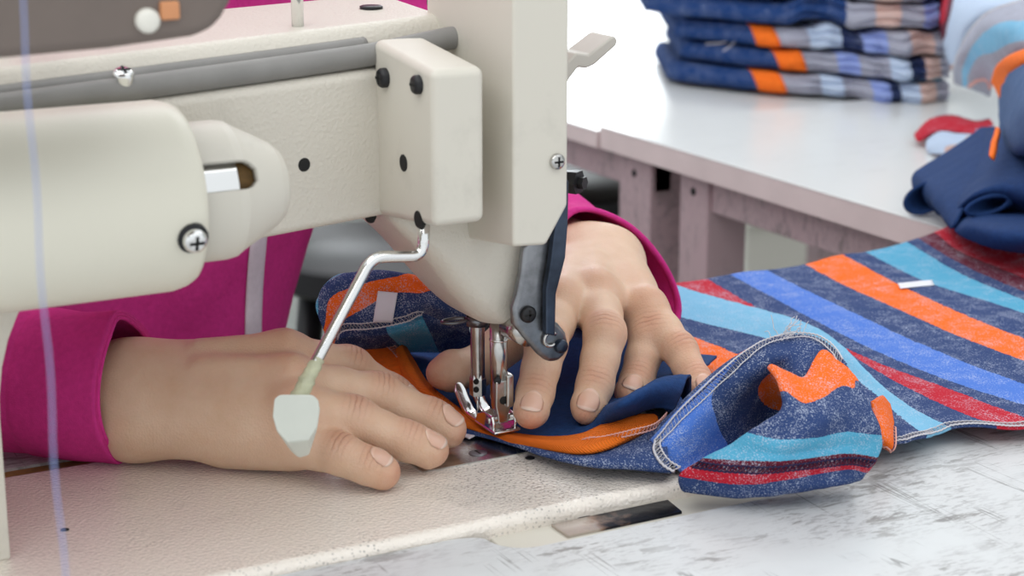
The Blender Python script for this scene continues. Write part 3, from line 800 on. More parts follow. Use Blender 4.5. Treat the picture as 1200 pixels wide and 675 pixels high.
def ring_px(pts, C, n, k=64):
    """closed outline seen at these pixels, laid on the plane through C with normal n"""
    out = []
    for x, y in pts:
        d = ray(x, y); t = (C-CAM).dot(n)/d.dot(n); out.append(CAM+d*t)
    P = np.array([tuple(p) for p in out]); P = np.concatenate([P, P[:1]]); 
    ext = np.concatenate([P[-3:-1], P, P[1:3]]); R = catmull(ext, (len(ext)-1)*12+1, 0)[24:-24]
    seg = np.linalg.norm(np.diff(R, axis=0), axis=1); L_ = np.concatenate([[0], np.cumsum(seg)]); t = np.linspace(0, L_[-1], k, endpoint=False)
    return np.stack([np.interp(t, L_, R[:, c]) for c in range(3)], 1)
def sleeve(name, R0, path, scales, amp, seed, cuff_len):
    """R0 = cuff ring (k,3); path = points the sleeve axis runs through, from the cuff to the shoulder"""
    c0 = R0.mean(0); off = R0-c0; k = len(R0)
    p = smooth_path([Vector(c0)]+[Vector(q) for q in path], 14)
    sc = catmull(np.array(scales)[:, None], len(p), 0)[:, 0]
    rows = []; t0 = (p[1]-p[0]).normalized()
    for i, q in enumerate(p):
        t = (p[min(i+1, len(p)-1)]-p[max(i-1, 0)]).normalized()
        rot = t0.rotation_difference(t).to_matrix() if i > 3 else Matrix.Identity(3)
        a = np.array(rot) @ off.T
        ring = a.T*sc[i]
        # shrink towards round further up
        f = min(1, i/14); rad = np.linalg.norm(ring, axis=1, keepdims=True); ring = ring*(1-f+f*(rad.mean()/rad))
        d = (q-Vector(c0)).length
        for j in range(k):
            th = 2*PI*j/k
            w = amp*(mnoise.noise(Vector((d*22, 3*math.cos(th), 3*math.sin(th)+seed)))+.35*math.sin(d*160+2*math.sin(th)+seed))*min(1, d/.02)
            ring[j] *= 1+w
        rows.append(np.array(q)+ring)
    return np.array(rows)
# cuff of the near sleeve
nR = NR_; CR_ = atz(146,455,.033)
RR = ring_px([(138,371),(127,395),(119,422),(114,455),(115,487),(123,515),(141,538),(165,536),(184,495),(188,445),(177,404),(158,379)], CR_, nR)
RR[:, 2] = np.maximum(RR[:, 2], .0032)
G = sleeve('sleeve', RR, [Vector(RR.mean(0))-nR*.05+Vector((0,0,.002)), Vector(RR.mean(0))-nR*.14+Vector((0,0,.014)), EL_R, EL_R.lerp(SH_R,.5)+Vector((-.02,.0,0)), SH_R], [1,1.0,1.15,1.5,1.75,1.8], .035, 3.1, .04)
G[:, :, 2] = np.where(G[:, :, 1] < .2, np.maximum(G[:, :, 2], .0032), G[:, :, 2])
def add_sleeve(G, hem_r, seam_row):
    s = grid_mesh('sleeve', np.concatenate([G], 0), M['magenta'], person, None, .0016, closed=True, offset=-1)
    bm = bmesh.new(); ring = [Vector(p) for p in G[0]]; n = len(ring); c = sum(ring, Vector())/n
    m = 8; vs = []
    ax = (Vector(G[1].mean(0))-Vector(G[0].mean(0))).normalized()
    for i in range(n):
        o = (ring[i]-c).normalized()
        vs.append([bm.verts.new(ring[i]-o*hem_r*.5+(o*math.cos(a)*hem_r*.72+ax*(math.sin(a)+.2)*hem_r)) for a in np.linspace(0, 2*PI, m, endpoint=False)])
    for i in range(n):
        for j in range(m): bm.faces.new((vs[i][j], vs[i][(j+1) % m], vs[(i+1) % n][(j+1) % m], vs[(i+1) % n][j]))
    obj('cuff_hem', bm, M['magenta'], s)
    return s
s1 = add_sleeve(G, .0014, 0)
# cuff turned back: a second layer ending in a seam near the machine column
k = 14
top = []
cen = G[:k].mean(1)
for i in range(k):
    f = 1.045 if i < k-2 else (1.035 if i == k-2 else 1.0)
    top.append(cen[i]+(G[i]-cen[i])*f)
top = np.array(top); top[:, :, 2] = np.maximum(top[:, :, 2], .0020)
grid_mesh('cuff', top, M['magenta'], s1, None, .0012, closed=True, offset=-1)
# far sleeve, opening towards the lens
nL = NL_; CL_ = Vector(W_L)+Vector((-.004,.008,-.008))
RL = ring_px([(690,243),(720,252),(748,270),(771,296),(788,325),(797,355),(794,378),(775,398),(740,402),(700,392),(665,365),(648,325),(650,275),(666,248)], CL_, nL)
G = sleeve('sleeve', RL, [Vector(RL.mean(0))-nL*.06+Vector((-.012,0,.010)), EL_L.lerp(Vector(RL.mean(0)),.35), EL_L, EL_L.lerp(SH_L,.5)+Vector((.02,.03,0)), SH_L], [1,.97,.98,1.25,1.5,1.75], .02, 8.4, .03)
G[:, :, 2] = np.maximum(G[:, :, 2], .0085)
add_sleeve(G, .0024, 0)

# jacket body: rings from hip to shoulder
rows = []; nj = 96; zs = np.linspace(-.12, .44, 40)
cx = np.interp(zs, [-.12,0,.06,.2,.36,.41,.44], [-.135]*7)
hx = np.interp(zs, [-.12,-.05,0,.05,.12,.2,.30,.37,.41,.44], [.135,.150,.165,.184,.190,.188,.192,.185,.135,.075])
hy = np.interp(zs, [-.12,0,.1,.2,.30,.37,.41,.44], [.100,.105,.110,.112,.108,.095,.075,.062])
for i, z in enumerate(zs):
    r = []
    for j in range(nj):
        a = 2*PI*j/nj; ca, sa = math.cos(a), math.sin(a); e = .78
        x = cx[i]+hx[i]*math.copysign(abs(ca)**e, ca); y = .335+hy[i]*math.copysign(abs(sa)**e, sa)
        w = .006*mnoise.noise(Vector((3.5*x*8, y*14, z*9)))+.004*mnoise.noise(Vector((x*30, 4, z*26)))
        r.append((x+ca*w, y+sa*w, z))
    rows.append(r)
GJ = np.array(rows)
jk = grid_mesh('jacket', GJ, M['magenta'], person, None, .002, closed=True, offset=-1)
jb = BVHTree.FromPolygons([tuple(v) for v in GJ.reshape(-1,3)], [(i*nj+j, i*nj+(j+1)%nj, (i+1)*nj+(j+1)%nj, (i+1)*nj+j) for i in range(39) for j in range(nj)])
Gs = np.zeros((30, 5, 3)); 
for i in range(30):
    y = 150+i*10; xc = 303 - 4*math.sin((y-270)/60) - .03*(y-300)
    for j in range(5):
        x = xc + (j-2)*4.6; d = ray(x, y).normalized(); h = jb.ray_cast(CAM, d, 4)
        hit = h[0] if h[0] else CAM+d*1.1
        Gs[i, j] = np.array(hit) - np.array(d)*(.0012+.0012*(1-((j-2)/2)**2))
grid_mesh('white_stripe', Gs, M['white_cloth'], jk, None, .001)
# trousers under the table edge, and shoes on the floor
bm = bmesh.new()
for sx in (-.085,.085): add_tube(bm, smooth_path([TC+Vector((sx,.0,-.10)), TC+Vector((sx,-.06,-.16)), TC+Vector((sx*1.2,-.20,-.19)), TC+Vector((sx*1.2,-.25,-.30)), TC+Vector((sx*1.2,-.23,-.715))], 6), [.085]*8+[.075]*10+[.055]*7, 20)
obj('trousers', bm, cloth_mat('dark_trousers', srgb(45,46,55), 1200), person)
for sx in (-.102,.102):
    bm = bmesh.new(); rows = []
    for t in np.linspace(0, 1, 14):
        y = .04-.26*t; w_ = .043*math.sqrt(max(.04, 1-(2*abs(t-.45))**3)); h = .085*(1-t)**.7+.035
        rows.append([bm.verts.new(TC+Vector((sx+w_*math.cos(a), -.23+y, -.759+max(0, h*(.5+.5*math.sin(a)))))) for a in np.linspace(0, 2*PI, 20, endpoint=False)])
    for r0, r1 in zip(rows, rows[1:]):
        for k in range(20): bm.faces.new((r0[k], r0[(k+1)%20], r1[(k+1)%20], r1[k]))
    bm.faces.new(rows[0][::-1]); bm.faces.new(rows[-1]); obj('shoe', bm, M['black'], person)
# ------------------------------------------------------------------ striped cloth being sewn
NAVY, NAVY2 = srgb(50,69,114), srgb(28,60,114)
ORG, LB, RED, BLU, MAR, TEAL = srgb(240,108,32), srgb(122,182,214), srgb(184,34,52), srgb(80,122,206), srgb(96,26,46), srgb(84,164,198)
GREYH, PALE, PEACH = srgb(160,162,176), srgb(185,202,224), srgb(205,175,165)
def stripe_mat(name, stops, fleck=.55, weave=1300):
    """stops: (start 0..1, colour) along UV x; marled yarn flecks; fine knit relief"""
    m, nt, b = mat(name); v = coords(nt)
    uv = N(nt, 'ShaderNodeUVMap'); sp = N(nt, 'ShaderNodeSeparateXYZ'); L(nt, uv.outputs[0], sp.inputs[0])
    wob = math_(nt, 'MULTIPLY', math_(nt, 'SUBTRACT', noise(nt, v, 500, 2), .5), .006)
    r = ramp(nt, math_(nt, 'ADD', sp.outputs['X'], wob), stops, 'CONSTANT').outputs['Color']
    f1 = noise(nt, coords(nt, (1,.55,1)), 1800, 2, .6); f2 = noise(nt, v, 90, 3, .6)
    fl = ramp(nt, math_(nt, 'ADD', f1, math_(nt, 'MULTIPLY', math_(nt, 'SUBTRACT', f2, .5), .45)), [(.55, (0,0,0,1)), (.65, (1,1,1,1))]).outputs['Color']
    c = mix(nt, math_(nt, 'MULTIPLY', fl, fleck), r, srgb(196,205,224))
    L(nt, c, b.inputs['Base Color']); b.inputs['Roughness'].default_value = .9; b.inputs['Specular IOR Level'].default_value = .15
    n0 = bumpn(nt, None, noise(nt, v, 160, 3), .3, .001)
    wv = N(nt, 'ShaderNodeTexVoronoi'); wv.inputs['Scale'].default_value = weave; L(nt, coords(nt, (1,.6,1)), wv.inputs['Vector'])
    bumpn(nt, b, wv.outputs['Distance'], .45, .0006, n0); return m
def seq(lst, lo, hi):
    return [((max(p, lo)-lo)/(hi-lo), c) for p, c in lst]
BASE = [(0,NAVY),(1,RED),(1.45,MAR),(1.9,TEAL),(3,NAVY),(4,ORG),(5,NAVY),(6,BLU),(7,NAVY),(8,RED)]
M['striped'] = stripe_mat('striped_jersey', seq(BASE, 0, 9))
PAN = [(.08,BLU),(.100,NAVY),(.128,ORG),(.150,NAVY),(.171,LB),(.200,NAVY),(.217,RED),(.238,NAVY),(.249,BLU),(.279,NAVY),(.300,ORG),(.330,NAVY),(.352,TEAL),(.380,NAVY),(.389,MAR),(.406,RED)]
M['striped_panel'] = stripe_mat('striped_panel', seq(PAN, .08, .52), .5)
def twill_mat(name, col):
    m, nt, b = mat(name); v = coords(nt)
    uv = N(nt, 'ShaderNodeUVMap'); sp = N(nt, 'ShaderNodeSeparateXYZ'); L(nt, uv.outputs[0], sp.inputs[0])
    zig = math_(nt, 'ABSOLUTE', math_(nt, 'SUBTRACT', math_(nt, 'FRACT', math_(nt, 'MULTIPLY', sp.outputs['Y'], 2.0)), .5))
    wv = math_(nt, 'SINE', math_(nt, 'MULTIPLY', math_(nt, 'ADD', sp.outputs['X'], math_(nt, 'MULTIPLY', zig, .010)), 2*PI/.0015))
    n = noise(nt, v, 500, 2)
    c = ramp(nt, math_(nt, 'ADD', math_(nt, 'MULTIPLY', wv, .25), n), [(.25, tuple(k*.86 for k in col[:3])+(1,)), (.7, col)])
    L(nt, c.outputs['Color'], b.inputs['Base Color']); b.inputs['Roughness'].default_value = .75; b.inputs['Specular IOR Level'].default_value = .2
    bumpn(nt, b, wv, .8, .0006); return m
M['orange_tape'] = twill_mat('orange_tape', srgb(255,126,34))
M['orange_jersey'] = cloth_mat('orange_jersey', srgb(250,118,36), 1300, .4, .08)
M['navy_jersey'] = cloth_mat('navy_jersey', srgb(34,66,116), 1500, .4, .10)
M['stitch'] = cloth_mat('white_overlock_thread', srgb(205,203,208), 2500, .2, .03)
M['stitch_dark'] = cloth_mat('dark_overlock_thread', srgb(48,40,72), 2500, .2, .03)
M['stitch_pink'] = cloth_mat('pink_overlock_thread', srgb(224,170,160), 2500, .2, .03)
M['sticker'] = plain('white_paper', srgb(226,228,236), .6)

garm = empty('striped_garment', (.10, -.02, .001), 'half-sewn striped jersey garment with orange binding, spread under the needle', 'garment')
def press(o):
    """cloth gives way under the fingers that lie on it"""
    for v in o.data.vertices:
        if v.co.y < .05: v.co.z = max(v.co.z, .0022)
        h = bvh.ray_cast(Vector((v.co.x, v.co.y, -.02)), Vector((0,0,1)), .09)
        if h[0] is not None and h[0].z-.0022 < v.co.z < h[0].z+.016: v.co.z = max(.0022, h[0].z-.0022)
def sheet(name, rows, mt, n, m, thick=.0012, bump=.0004, smin=0, smax=9, seed=0, parent=garm, bscale=60, tape=False, soft=True):
    P, E = ctrl(rows)
    G = catmull(catmull(P, n, 0), m, 1)
    uv = None
    if E.shape[-1]:
        U = catmull(catmull(E[..., :1], n, 0), m, 1)[..., 0]; uv = np.stack([(U-smin)/(smax-smin), np.tile(np.linspace(0,1,m), (n,1))], -1)
    elif tape:
        d = np.concatenate([[0], np.cumsum(np.linalg.norm(np.diff(G[n//2], axis=0), axis=1))]); uv = np.stack([np.tile(d, (n,1)), np.tile(np.linspace(0,1,n)[:,None], (1,m))], -1)
    o = grid_mesh(name, G, mt, parent, uv, thick, bump=bump, bscale=bscale, seed=seed)
    if parent is garm: press(o)
    return o, np.array([v.co[:] for v in o.data.vertices]).reshape(n, m, 3)
def gnorm(G):
    n = np.cross(np.gradient(G, axis=0), np.gradient(G, axis=1)); n /= np.linalg.norm(n, axis=2, keepdims=True)+1e-12
    s = np.sign((n*(np.array(CAM)-G)).sum(2).mean()); return n*s
def stitches(name, path, across, width, pitch, mt, r=.00023, parent=garm, chain=True, sag=.0003):
    """overlock thread: zigzag between the edge and a line `width` inside, with loop chains along both sides"""
    P = np.array([tuple(p) for p in path]); seg = np.linalg.norm(np.diff(P, axis=0), axis=1); Ls = np.concatenate([[0], np.cumsum(seg)])
    A = np.array([tuple(a) for a in across]); k = max(4, int(Ls[-1]/pitch)); t = np.linspace(0, Ls[-1], k*2)
    Q = np.stack([np.interp(t, Ls, P[:, c]) for c in range(3)], 1); D = np.stack([np.interp(t, Ls, A[:, c]) for c in range(3)], 1)
    D /= np.linalg.norm(D, axis=1, keepdims=True)+1e-9
    bm = bmesh.new(); z = []
    rnd = random.Random(int(Ls[-1]*1e5))
    for i in range(2*k): z.append(Vector(Q[i]+D[i]*(width if i % 2 else 0)*(rnd.uniform(.8, 1.15)))+Vector((0,0,sag)))
    add_tube(bm, z, r, 5)
    if chain:
        for w, rr in ((0, r*1.7), (width*.98, r*1.25)):
            add_tube(bm, [Vector(Q[i]+D[i]*w)+Vector((0,0,sag+(r if i % 2 else -r*.3))) for i in range(2*k)], rr, 6)
    return obj(name, bm, mt, parent)

# 1. flat panel, stripes running towards the lens
nx, ny = 150, 130
G = np.zeros((ny, nx, 3)); UVp = np.zeros((ny, nx, 2))
ss = np.linspace(.085, .515, nx)
KS = [.08,.128,.150,.171,.200,.217,.238,.249,.279,.300,.330,.352,.380,.389,.406,.52]
KY = [-.13,-.06,0,.05,.10,.16,.20]
KX = np.array([[.060,.115,.137,.160,.181,.203,.224,.242,.264,.288,.312,.345,.365,.377,.395,.49],[.075,.125,.152,.187,.192,.204,.226,.234,.2615,.291,.314,.348,.366,.378,.396,.49],
     [.085,.135,.165,.204,.2135,.2150,.2205,.233,.262,.292,.317,.352,.369,.381,.399,.49],[.085,.135,.165,.198,.2265,.2275,.2290,.239,.266,.297,.321,.353,.374,.386,.404,.495],
     [.085,.130,.158,.182,.2265,.2275,.2300,.247,.272,.303,.332,.352,.380,.392,.41,.50],[.085,.130,.150,.165,.216,.217,.241,.256,.283,.314,.345,.363,.398,.408,.42,.52],
     [.085,.130,.150,.160,.210,.212,.245,.262,.290,.322,.352,.372,.410,.420,.435,.53]])
def sx(s, y):
    r = [np.mean([np.interp(y+d, KY, KX[:, k]) for d in (-.028,-.019,-.009,0,.009,.019,.028)]) for k in range(len(KS))]
    return float(np.interp(s, KS, r))
hem = lambda s: np.interp(s, [.08,.140,.150,.160,.171,.185,.200,.217,.238,.27,.30,.52], [-.10,-.108,-.1140,-.1200,-.1175,-.1115,-.1125,-.1220,-.1285,-.136,-.142,-.15])
for j in range(nx):
    s = ss[j]; y0 = hem(s)
    for i in range(ny):
        f = i/(ny-1); y = y0+(.181-.012*math.exp(-((s-.27)/.07)**2)-y0)*f
        x = sx(s, y)
        e = max(0, 1-f*9)
        z = .0012 + .0022*(.5+.5*math.sin(s*95+y*9+.6))*(.3+.5*f) + .0013*(1+mnoise.noise(Vector((x*16, y*11, 2.2)))) + e*.0026*(.5+.5*math.sin(s*150+1.9))
        z += .0055*math.exp(-((s-.193)/.016)**2)*math.exp(-((y-.035)/.06)**2)
        z += .026*max(0, min(1, (x-.415)/.08))**1.5*max(0, min(1, (y+.02)/.2)) 
        z += .006*math.exp(-((y-.178)/.02)**2)*max(0, min(1, (x-.40)/.05))
        G[i, j] = (x, y, z); UVp[i, j] = ((s-.08)/.44, f)
panel = grid_mesh('striped_panel', G, M['striped_panel'], garm, UVp, .0013, bump=.0003, bscale=120, offset=1)
hp = [Vector(G[0, j])+Vector((0,0,.0016)) for j in range(12, nx)]; ha = [Vector(G[3, j]-G[0, j]) for j in range(12, nx)]
stitches('overlock_stitching', hp, ha, .0048, .0021, M['stitch'], parent=panel)

# 2. crumpled fold with its overlocked rim
R = [[(768,522,.012,6.9),(800,482,.026,6.4),(832,450,.037,6.2),(868,421,.045,6.0),(905,401,.051,5.9),(945,396,.053,5.8),(972,407,.051,5.6),(990,428,.046,5.5)],
     [(774,530,.0105,6.7),(810,497,.0215,6.5),(848,464,.0315,5.7),(882,437,.0405,5.3),(911,421,.0470,5.2),(943,416,.0490,5.3),(966,421,.0480,5.5),(988,434,.0440,5.5)],
     [(784,541,.0070,6.6),(822,514,.0140,6.5),(853,490,.0200,5.6),(880,464,.0260,5.1),(903,446,.0330,4.9),(930,444,.0410,5.1),(954,440,.0430,5.1),(988,442,.0420,5.5)],
     [(798,554,.0020,6.5),(836,538,.0030,6.5),(868,517,.0050,5.6),(896,494,.0080,5.2),(916,474,.0180,5.0),(936,462,.0300,5.0),(960,456,.0370,5.1),(992,454,.0390,5.5)],
     [(810,562,.0008,6.5),(848,552,.0008,6.5),(882,536,.0010,5.6),(910,520,.0020,5.4),(930,500,.0080,5.2),(950,484,.0230,5.1),(972,474,.0300,5.2),(1000,466,.0350,5.5)]]
flap, GF = sheet('fold_flap', R, M['striped'], 60, 120, .0014, .0006, seed=3, bscale=90)
flap.modifiers['solidify'].offset = -1
rim = R[0]
R2 = [[(916,438,.040,4.9),(903,430,.0495,4.85),(924,439,.0465,5.0),(944,444,.0445,5.05),(962,413,.0505,4.95),(988,428,.0455,5.5)],
      [(922,448,.040,4.5),(910,439,.0495,4.5),(931,452,.0455,4.5),(952,452,.0450,4.5),(974,432,.0470,4.6),(1006,452,.0400,3.9)],
      [(928,470,.036,3.9),(919,461,.0450,3.95),(940,475,.0410,4.0),(963,469,.0415,4.0),(987,456,.0415,3.97),(1018,478,.0330,3.8)],
      [(926,492,.030,3.5),(917,484,.0385,3.5),(943,493,.0365,3.4),(968,491,.0365,3.4),(994,485,.0345,3.4),(1028,500,.0260,3.6)],
      [(892,514,.022,3.05),(882,506,.0305,3.08),(915,517,.0290,3.0),(948,513,.0300,3.0),(988,507,.0280,3.0),(1031,509,.0225,3.05)],
      [(864,534,.014,2.6),(853,527,.0215,2.6),(900,531,.0235,2.4),(943,527,.0240,2.4),(988,521,.0225,2.4),(1031,523,.0170,2.4)],
      [(838,546,.009,1.95),(827,540,.0160,1.95),(885,541,.0200,1.9),(937,538,.0205,1.9),(988,532,.0190,1.9),(1026,538,.0125,1.85)],
      [(824,554,.006,1.5),(812,549,.0120,1.5),(875,553,.0150,1.45),(931,550,.0155,1.45),(986,543,.0145,1.45),(1020,546,.0095,1.45)],
      [(812,564,.003,1.0),(802,560,.0075,.97),(868,566,.0095,1.0),(926,560,.0115,1.0),(985,550,.0115,1.0),(1014,552,.0070,1.0)],
      [(814,574,.001,.5),(806,574,.0020,.5),(866,580,.0024,.5),(926,575,.0048,.5),(984,566,.0060,.5),(1006,560,.0045,.6)],
      [(824,571,.0006,.3),(820,572,.0006,.3),(866,573,.0006,.3),(926,568,.0010,.3),(978,560,.0015,.3),(996,556,.0015,.3)]]
fold, GB2 = sheet('fold_front', R2, M['striped'], 130, 110, .0014, .0006, seed=6, bscale=90)
fold.modifiers['solidify'].offset = -1
# back of the same fold, dropping behind the rim
rim = R[0]
def backs(row, dy, zf, ds):
    out = []
    for q in row:
        p = atz(q[0], q[1], q[2]); out.append((p.x+dy*.25, p.y+dy, max(.004, p.z*zf), q[3]+ds))
    return out
Pb = np.array([[tuple(atz(q[0], q[1], q[2])) for q in rim]]+[[b[:3] for b in backs(rim, d, z, 0)] for d, z in ((.006,.96),(.018,.62),(.034,.22),(.05,.08))])
Sb = np.array([[q[3] for q in rim], [6.0,5.6,5.0,4.6,4.5,5.2,5.6,5.6], [5.6,5.2,4.6,4.4,4.4,5.0,5.6,5.6], [5.4,5.3,5.3,5.3,5.3,5.4,5.6,5.6], [5.4]*8])[..., None]
Gb = catmull(catmull(Pb, 40, 0), 90, 1); Ub = catmull(catmull(Sb, 40, 0), 90, 1)[..., 0]/9
grid_mesh('fold_back', Gb, M['striped'], garm, np.stack([Ub, Ub*0], -1), .0012, bump=.0006, seed=5, offset=1)
NF0 = gnorm(GF); rp_ = [Vector(GF[0, j]+NF0[1, j]*.0010)+Vector((0,0,.0006)) for j in range(0, 118)]; ra_ = [Vector(GF[4, j]-GF[0, j]) for j in range(0, 118)]
stitches('overlock_stitching', rp_, ra_, .0042, .0019, M['stitch'], parent=fold, sag=.0009)
# second line of stitches turning down at the near corner of the fold
vp = smooth_path([atz(768,520,.0135), atz(766,530,.012), atz(771,541,.010), atz(779,550,.008), atz(790,556,.007)], 6)
stitches('overlock_stitching', vp, [Vector((.9,.3,.2))]*len(vp), .0045, .0021, M['stitch'], r=.00034, parent=fold, sag=.0012)
# dark seam on the red band
NF = gnorm(GB2); sp_ = [Vector(GB2[91, j]+NF[91, j]*.0012) for j in range(23, 108)]; sa_ = [Vector(GB2[78, j]+NF[78, j]*.0012-GB2[91, j]) for j in range(23, 108)]
stitches('red_seam_stitching', sp_, sa_, .0040, .0022, M['stitch_dark'], r=.00030, parent=fold, sag=.0003)

R = [[(1022,470,.024,.5),(1033,464,.021,.5),(1042,474,.015,.6)],[(1024,488,.019,.5),(1036,485,.017,.5),(1046,492,.012,.7)],[(1022,506,.015,.5),(1037,506,.014,.5),(1048,508,.009,.8)],[(1026,518,.010,.5),(1040,518,.0105,.5),(1047,524,.006,.8)],[(1028,522,.005,.5),(1038,524,.0065,.5),(1043,530,.003,.8)]]
M['turned_striped'] = stripe_mat('turned_striped_jersey', [(0,ORG),(.72,NAVY)], .4)
trn, GT = sheet('turned_corner', R, M['turned_striped'], 30, 24, .0013, .0003, smin=0, smax=1)
NT = gnorm(GT); stitches('overlock_stitching', [Vector(GT[i, 22]+NT[i, 22]*.0012) for i in range(12, 30)]+[Vector(GT[26, j]+NT[26, j]*.0012) for j in range(20, 2, -1)], [Vector((-.5,.5,.4))]*36, .0036, .0021, M['stitch_pink'], parent=trn)

# 3. navy jersey panel under the fingers, with a standing roll at its far end
R = [[(470,398,.013),(530,394,.013),(580,392,.010),(640,392,.008),(700,402,.007),(750,408,.008),(790,415,.010),(840,418,.012)],
     [(484,422,.009),(540,425,.006),(590,430,.005),(640,438,.004),(700,446,.004),(742,446,.006),(780,438,.012),(825,430,.020)],
     [(500,450,.006),(546,460,.004),(592,468,.003),(640,474,.003),(688,474,.005),(729,469,.017),(772,447,.025),(812,438,.026)],
     [(508,462,.006),(550,472,.0035),(596,482,.003),(642,486,.003),(694,485,.010),(729,468,.0285),(774,445,.0320),(806,442,.031)],
     [(516,472,.006),(556,484,.0040),(600,493,.003),(645,498,.0035),(694,493,.011),(728,478,.0260),(772,458,.0290),(800,456,.028)],
     [(530,487,.006),(565,500,.0045),(605,510,.0035),(650,515,.004),(692,505,.0085),(729,491,.0145),(766,478,.0185),(790,480,.018)]]
navy, GN = sheet('navy_panel', R, M['navy_jersey'], 70, 130, .0014, .0005, seed=7)
# 4. orange binding along the seam
R = [[(474,404,.018),(486,424,.0150),(500,447,.0125),(522,467,.0100),(546,484,.0060),(572,499,.0036),(604,508,.0042),(642,512,.0070),(680,509,.0100),(710,496,.0125),(740,487,.0150),(766,486,.0150)],
     [(469,406,.020),(481,430,.0170),(495,453,.0145),(516,473,.0120),(541,489,.0072),(570,503,.0040),(602,513,.0052),(641,518,.0088),(680,518,.0118),(712,507,.0143),(744,494,.0160),(770,489,.0150)],
     [(464,410,.019),(474,437,.0150),(489,460,.0130),(512,480,.0105),(538,495,.0064),(568,507,.0038),(600,518,.0044),(640,525,.0072),(678,530,.0096),(708,525,.0114),(742,509,.0135),(770,495,.0130)],
     [(462,412,.015),(472,441,.0115),(487,464,.0098),(510,484,.0078),(536,498,.0048),(567,508,.0026),(599,519,.0030),(640,527,.0052),(676,531,.0068),(704,529,.0080),(740,515,.0100),(768,499,.0110)]]
bind, GB = sheet('orange_binding', R, M['orange_tape'], 20, 260, .0010, .0001, seed=2, tape=True)
# 5. orange inside piece beside the tape
R = [[(440,402,.019),(462,408,.0185),(474,428,.0150),(488,452,.0115),(508,472,.0090),(540,494,.0060)],
     [(420,404,.0185),(445,415,.0165),(458,440,.0130),(474,460,.0105),(498,478,.0080),(534,497,.0052)],
     [(400,402,.0175),(424,416,.0145),(440,442,.0110),(462,463,.0085),(490,483,.0062),(528,499,.0042)]]
inn, GI = sheet('orange_facing', R, M['orange_jersey'], 24, 80, .0010, .0003, seed=9)
e0 = [Vector(GI[0, j])+Vector((0,-.0005,.0010)) for j in range(0, 26)]; ea = [Vector(GI[8, j]-GI[0, j]) for j in range(0, 26)]
e1 = [Vector(GI[-1, j])+Vector((0,-.0003,.001)) for j in range(0, 18)]
stitches('overlock_stitching', [Vector(p) for p in GI[12:, 0]][::-1]+e0, [Vector((.2,-.9,0))]*12+ea, .0036, .0020, M['stitch_pink'], parent=inn, sag=.0006)
# 6. lower striped layer: long strip below the binding
R = [[(388,408,.012,5.2),(426,432,.0105,5.3),(448,454,.0080,5.4),(488,480,.0055,5.5),(530,497,.0038,5.5),(568,508,.0030,5.5),(600,514,.0030,5.5),(640,522,.0042,5.5),(690,526,.0060,5.5),(740,512,.0090,5.5),(780,498,.0110,5.5)],
     [(386,413,.0125,5.2),(424,438,.0105,5.3),(444,460,.0082,5.4),(485,484,.0058,5.5),(528,500,.0040,5.5),(567,510,.0032,5.5),(600,518,.0040,5.5),(640,530,.0060,5.5),(690,538,.0085,5.5),(740,532,.0110,5.5),(782,524,.0130,5.5)],
     [(384,420,.0110,5.2),(420,444,.0085,5.3),(440,465,.0060,5.4),(482,488,.0042,5.5),(526,503,.0028,5.5),(566,512,.0024,5.5),(600,521,.0028,5.5),(640,535,.0045,5.5),(690,546,.0062,5.5),(740,549,.0070,5.5),(786,552,.0070,5.5)],
     [(388,422,.0080,5.2),(424,446,.0050,5.3),(443,466,.0030,5.4),(484,488,.0015,5.5),(527,503,.0012,5.5),(567,512,.0012,5.5),(602,519,.0012,5.5),(642,533,.0015,5.5),(692,544,.0025,5.5),(742,547,.0025,5.5),(788,550,.0020,5.5)]]
lay, GL = sheet('lower_layer', R, M['striped'], 24, 220, .0010, .0003, seed=4)
st = smooth_path([atz(680,524,.0085), atz(690,521,.0105), atz(705,520,.0105), atz(740,512,.0140), atz(766,505,.0150), atz(780,492,.0160)], 8)
stitches('seam_stitching', st, [Vector((0,-.3,1))]*len(st), .0030, .0019, M['stitch_pink'], parent=lay, sag=.0008)
l0 = [Vector(GL[16, j])+Vector((0,-.0004,.0008)) for j in range(2, 44)]; la = [Vector(GL[4, j]-GL[16, j]) for j in range(2, 44)]
stitches('overlock_stitching', l0, la, .0042, .0021, M['stitch'], parent=lay, sag=.0005)
# 7. bunched cloth behind the needle
R = [[(392,352,.040,2.0),(402,332,.050,2.3),(432,324,.056,3.2),(470,324,.058,3.8),(512,336,.056,4.6),(556,352,.048,5.3)],
     [(376,348,.048,2.2),(392,326,.0575,2.7),(430,319,.0620,3.5),(470,321,.0640,3.9),(512,334,.0610,4.8),(556,352,.0500,5.5)],
     [(371,362,.044,2.6),(382,340,.0530,3.6),(424,331,.0590,3.9),(468,331,.0610,4.3),(510,346,.0580,5.2),(554,364,.0470,5.7)],
     [(379,386,.035,4.0),(392,366,.0430,4.4),(426,353,.0500,4.7),(466,344,.0550,5.1),(508,357,.0530,5.5),(552,375,.0420,5.7)],
     [(384,400,.029,4.5),(400,380,.0370,5.1),(432,371,.0430,5.4),(468,362,.0480,5.6),(504,362,.0490,5.6),(550,384,.0370,5.7)],
     [(388,410,.0235,4.9),(402,389,.0330,5.4),(440,385,.0370,5.6),(478,377,.0410,5.6),(500,368,.0450,5.6),(548,392,.0300,5.8)]]
bun, GU = sheet('bunched_layer', R, M['striped'], 80, 110, .0012, .0006, seed=11)
NU = gnorm(GU); u0 = [Vector(GU[-1, j]+NU[-1, j]*.0018) for j in range(12, 84)]; ua = [Vector(GU[-9, j]-GU[-1, j]) for j in range(12, 84)]
stitches('overlock_stitching', u0, ua, .0034, .0020, M['stitch'], parent=bun, sag=.0007)
M['under_striped'] = stripe_mat('under_striped_jersey', [(0,NAVY),(.33,TEAL),(.68,NAVY)])
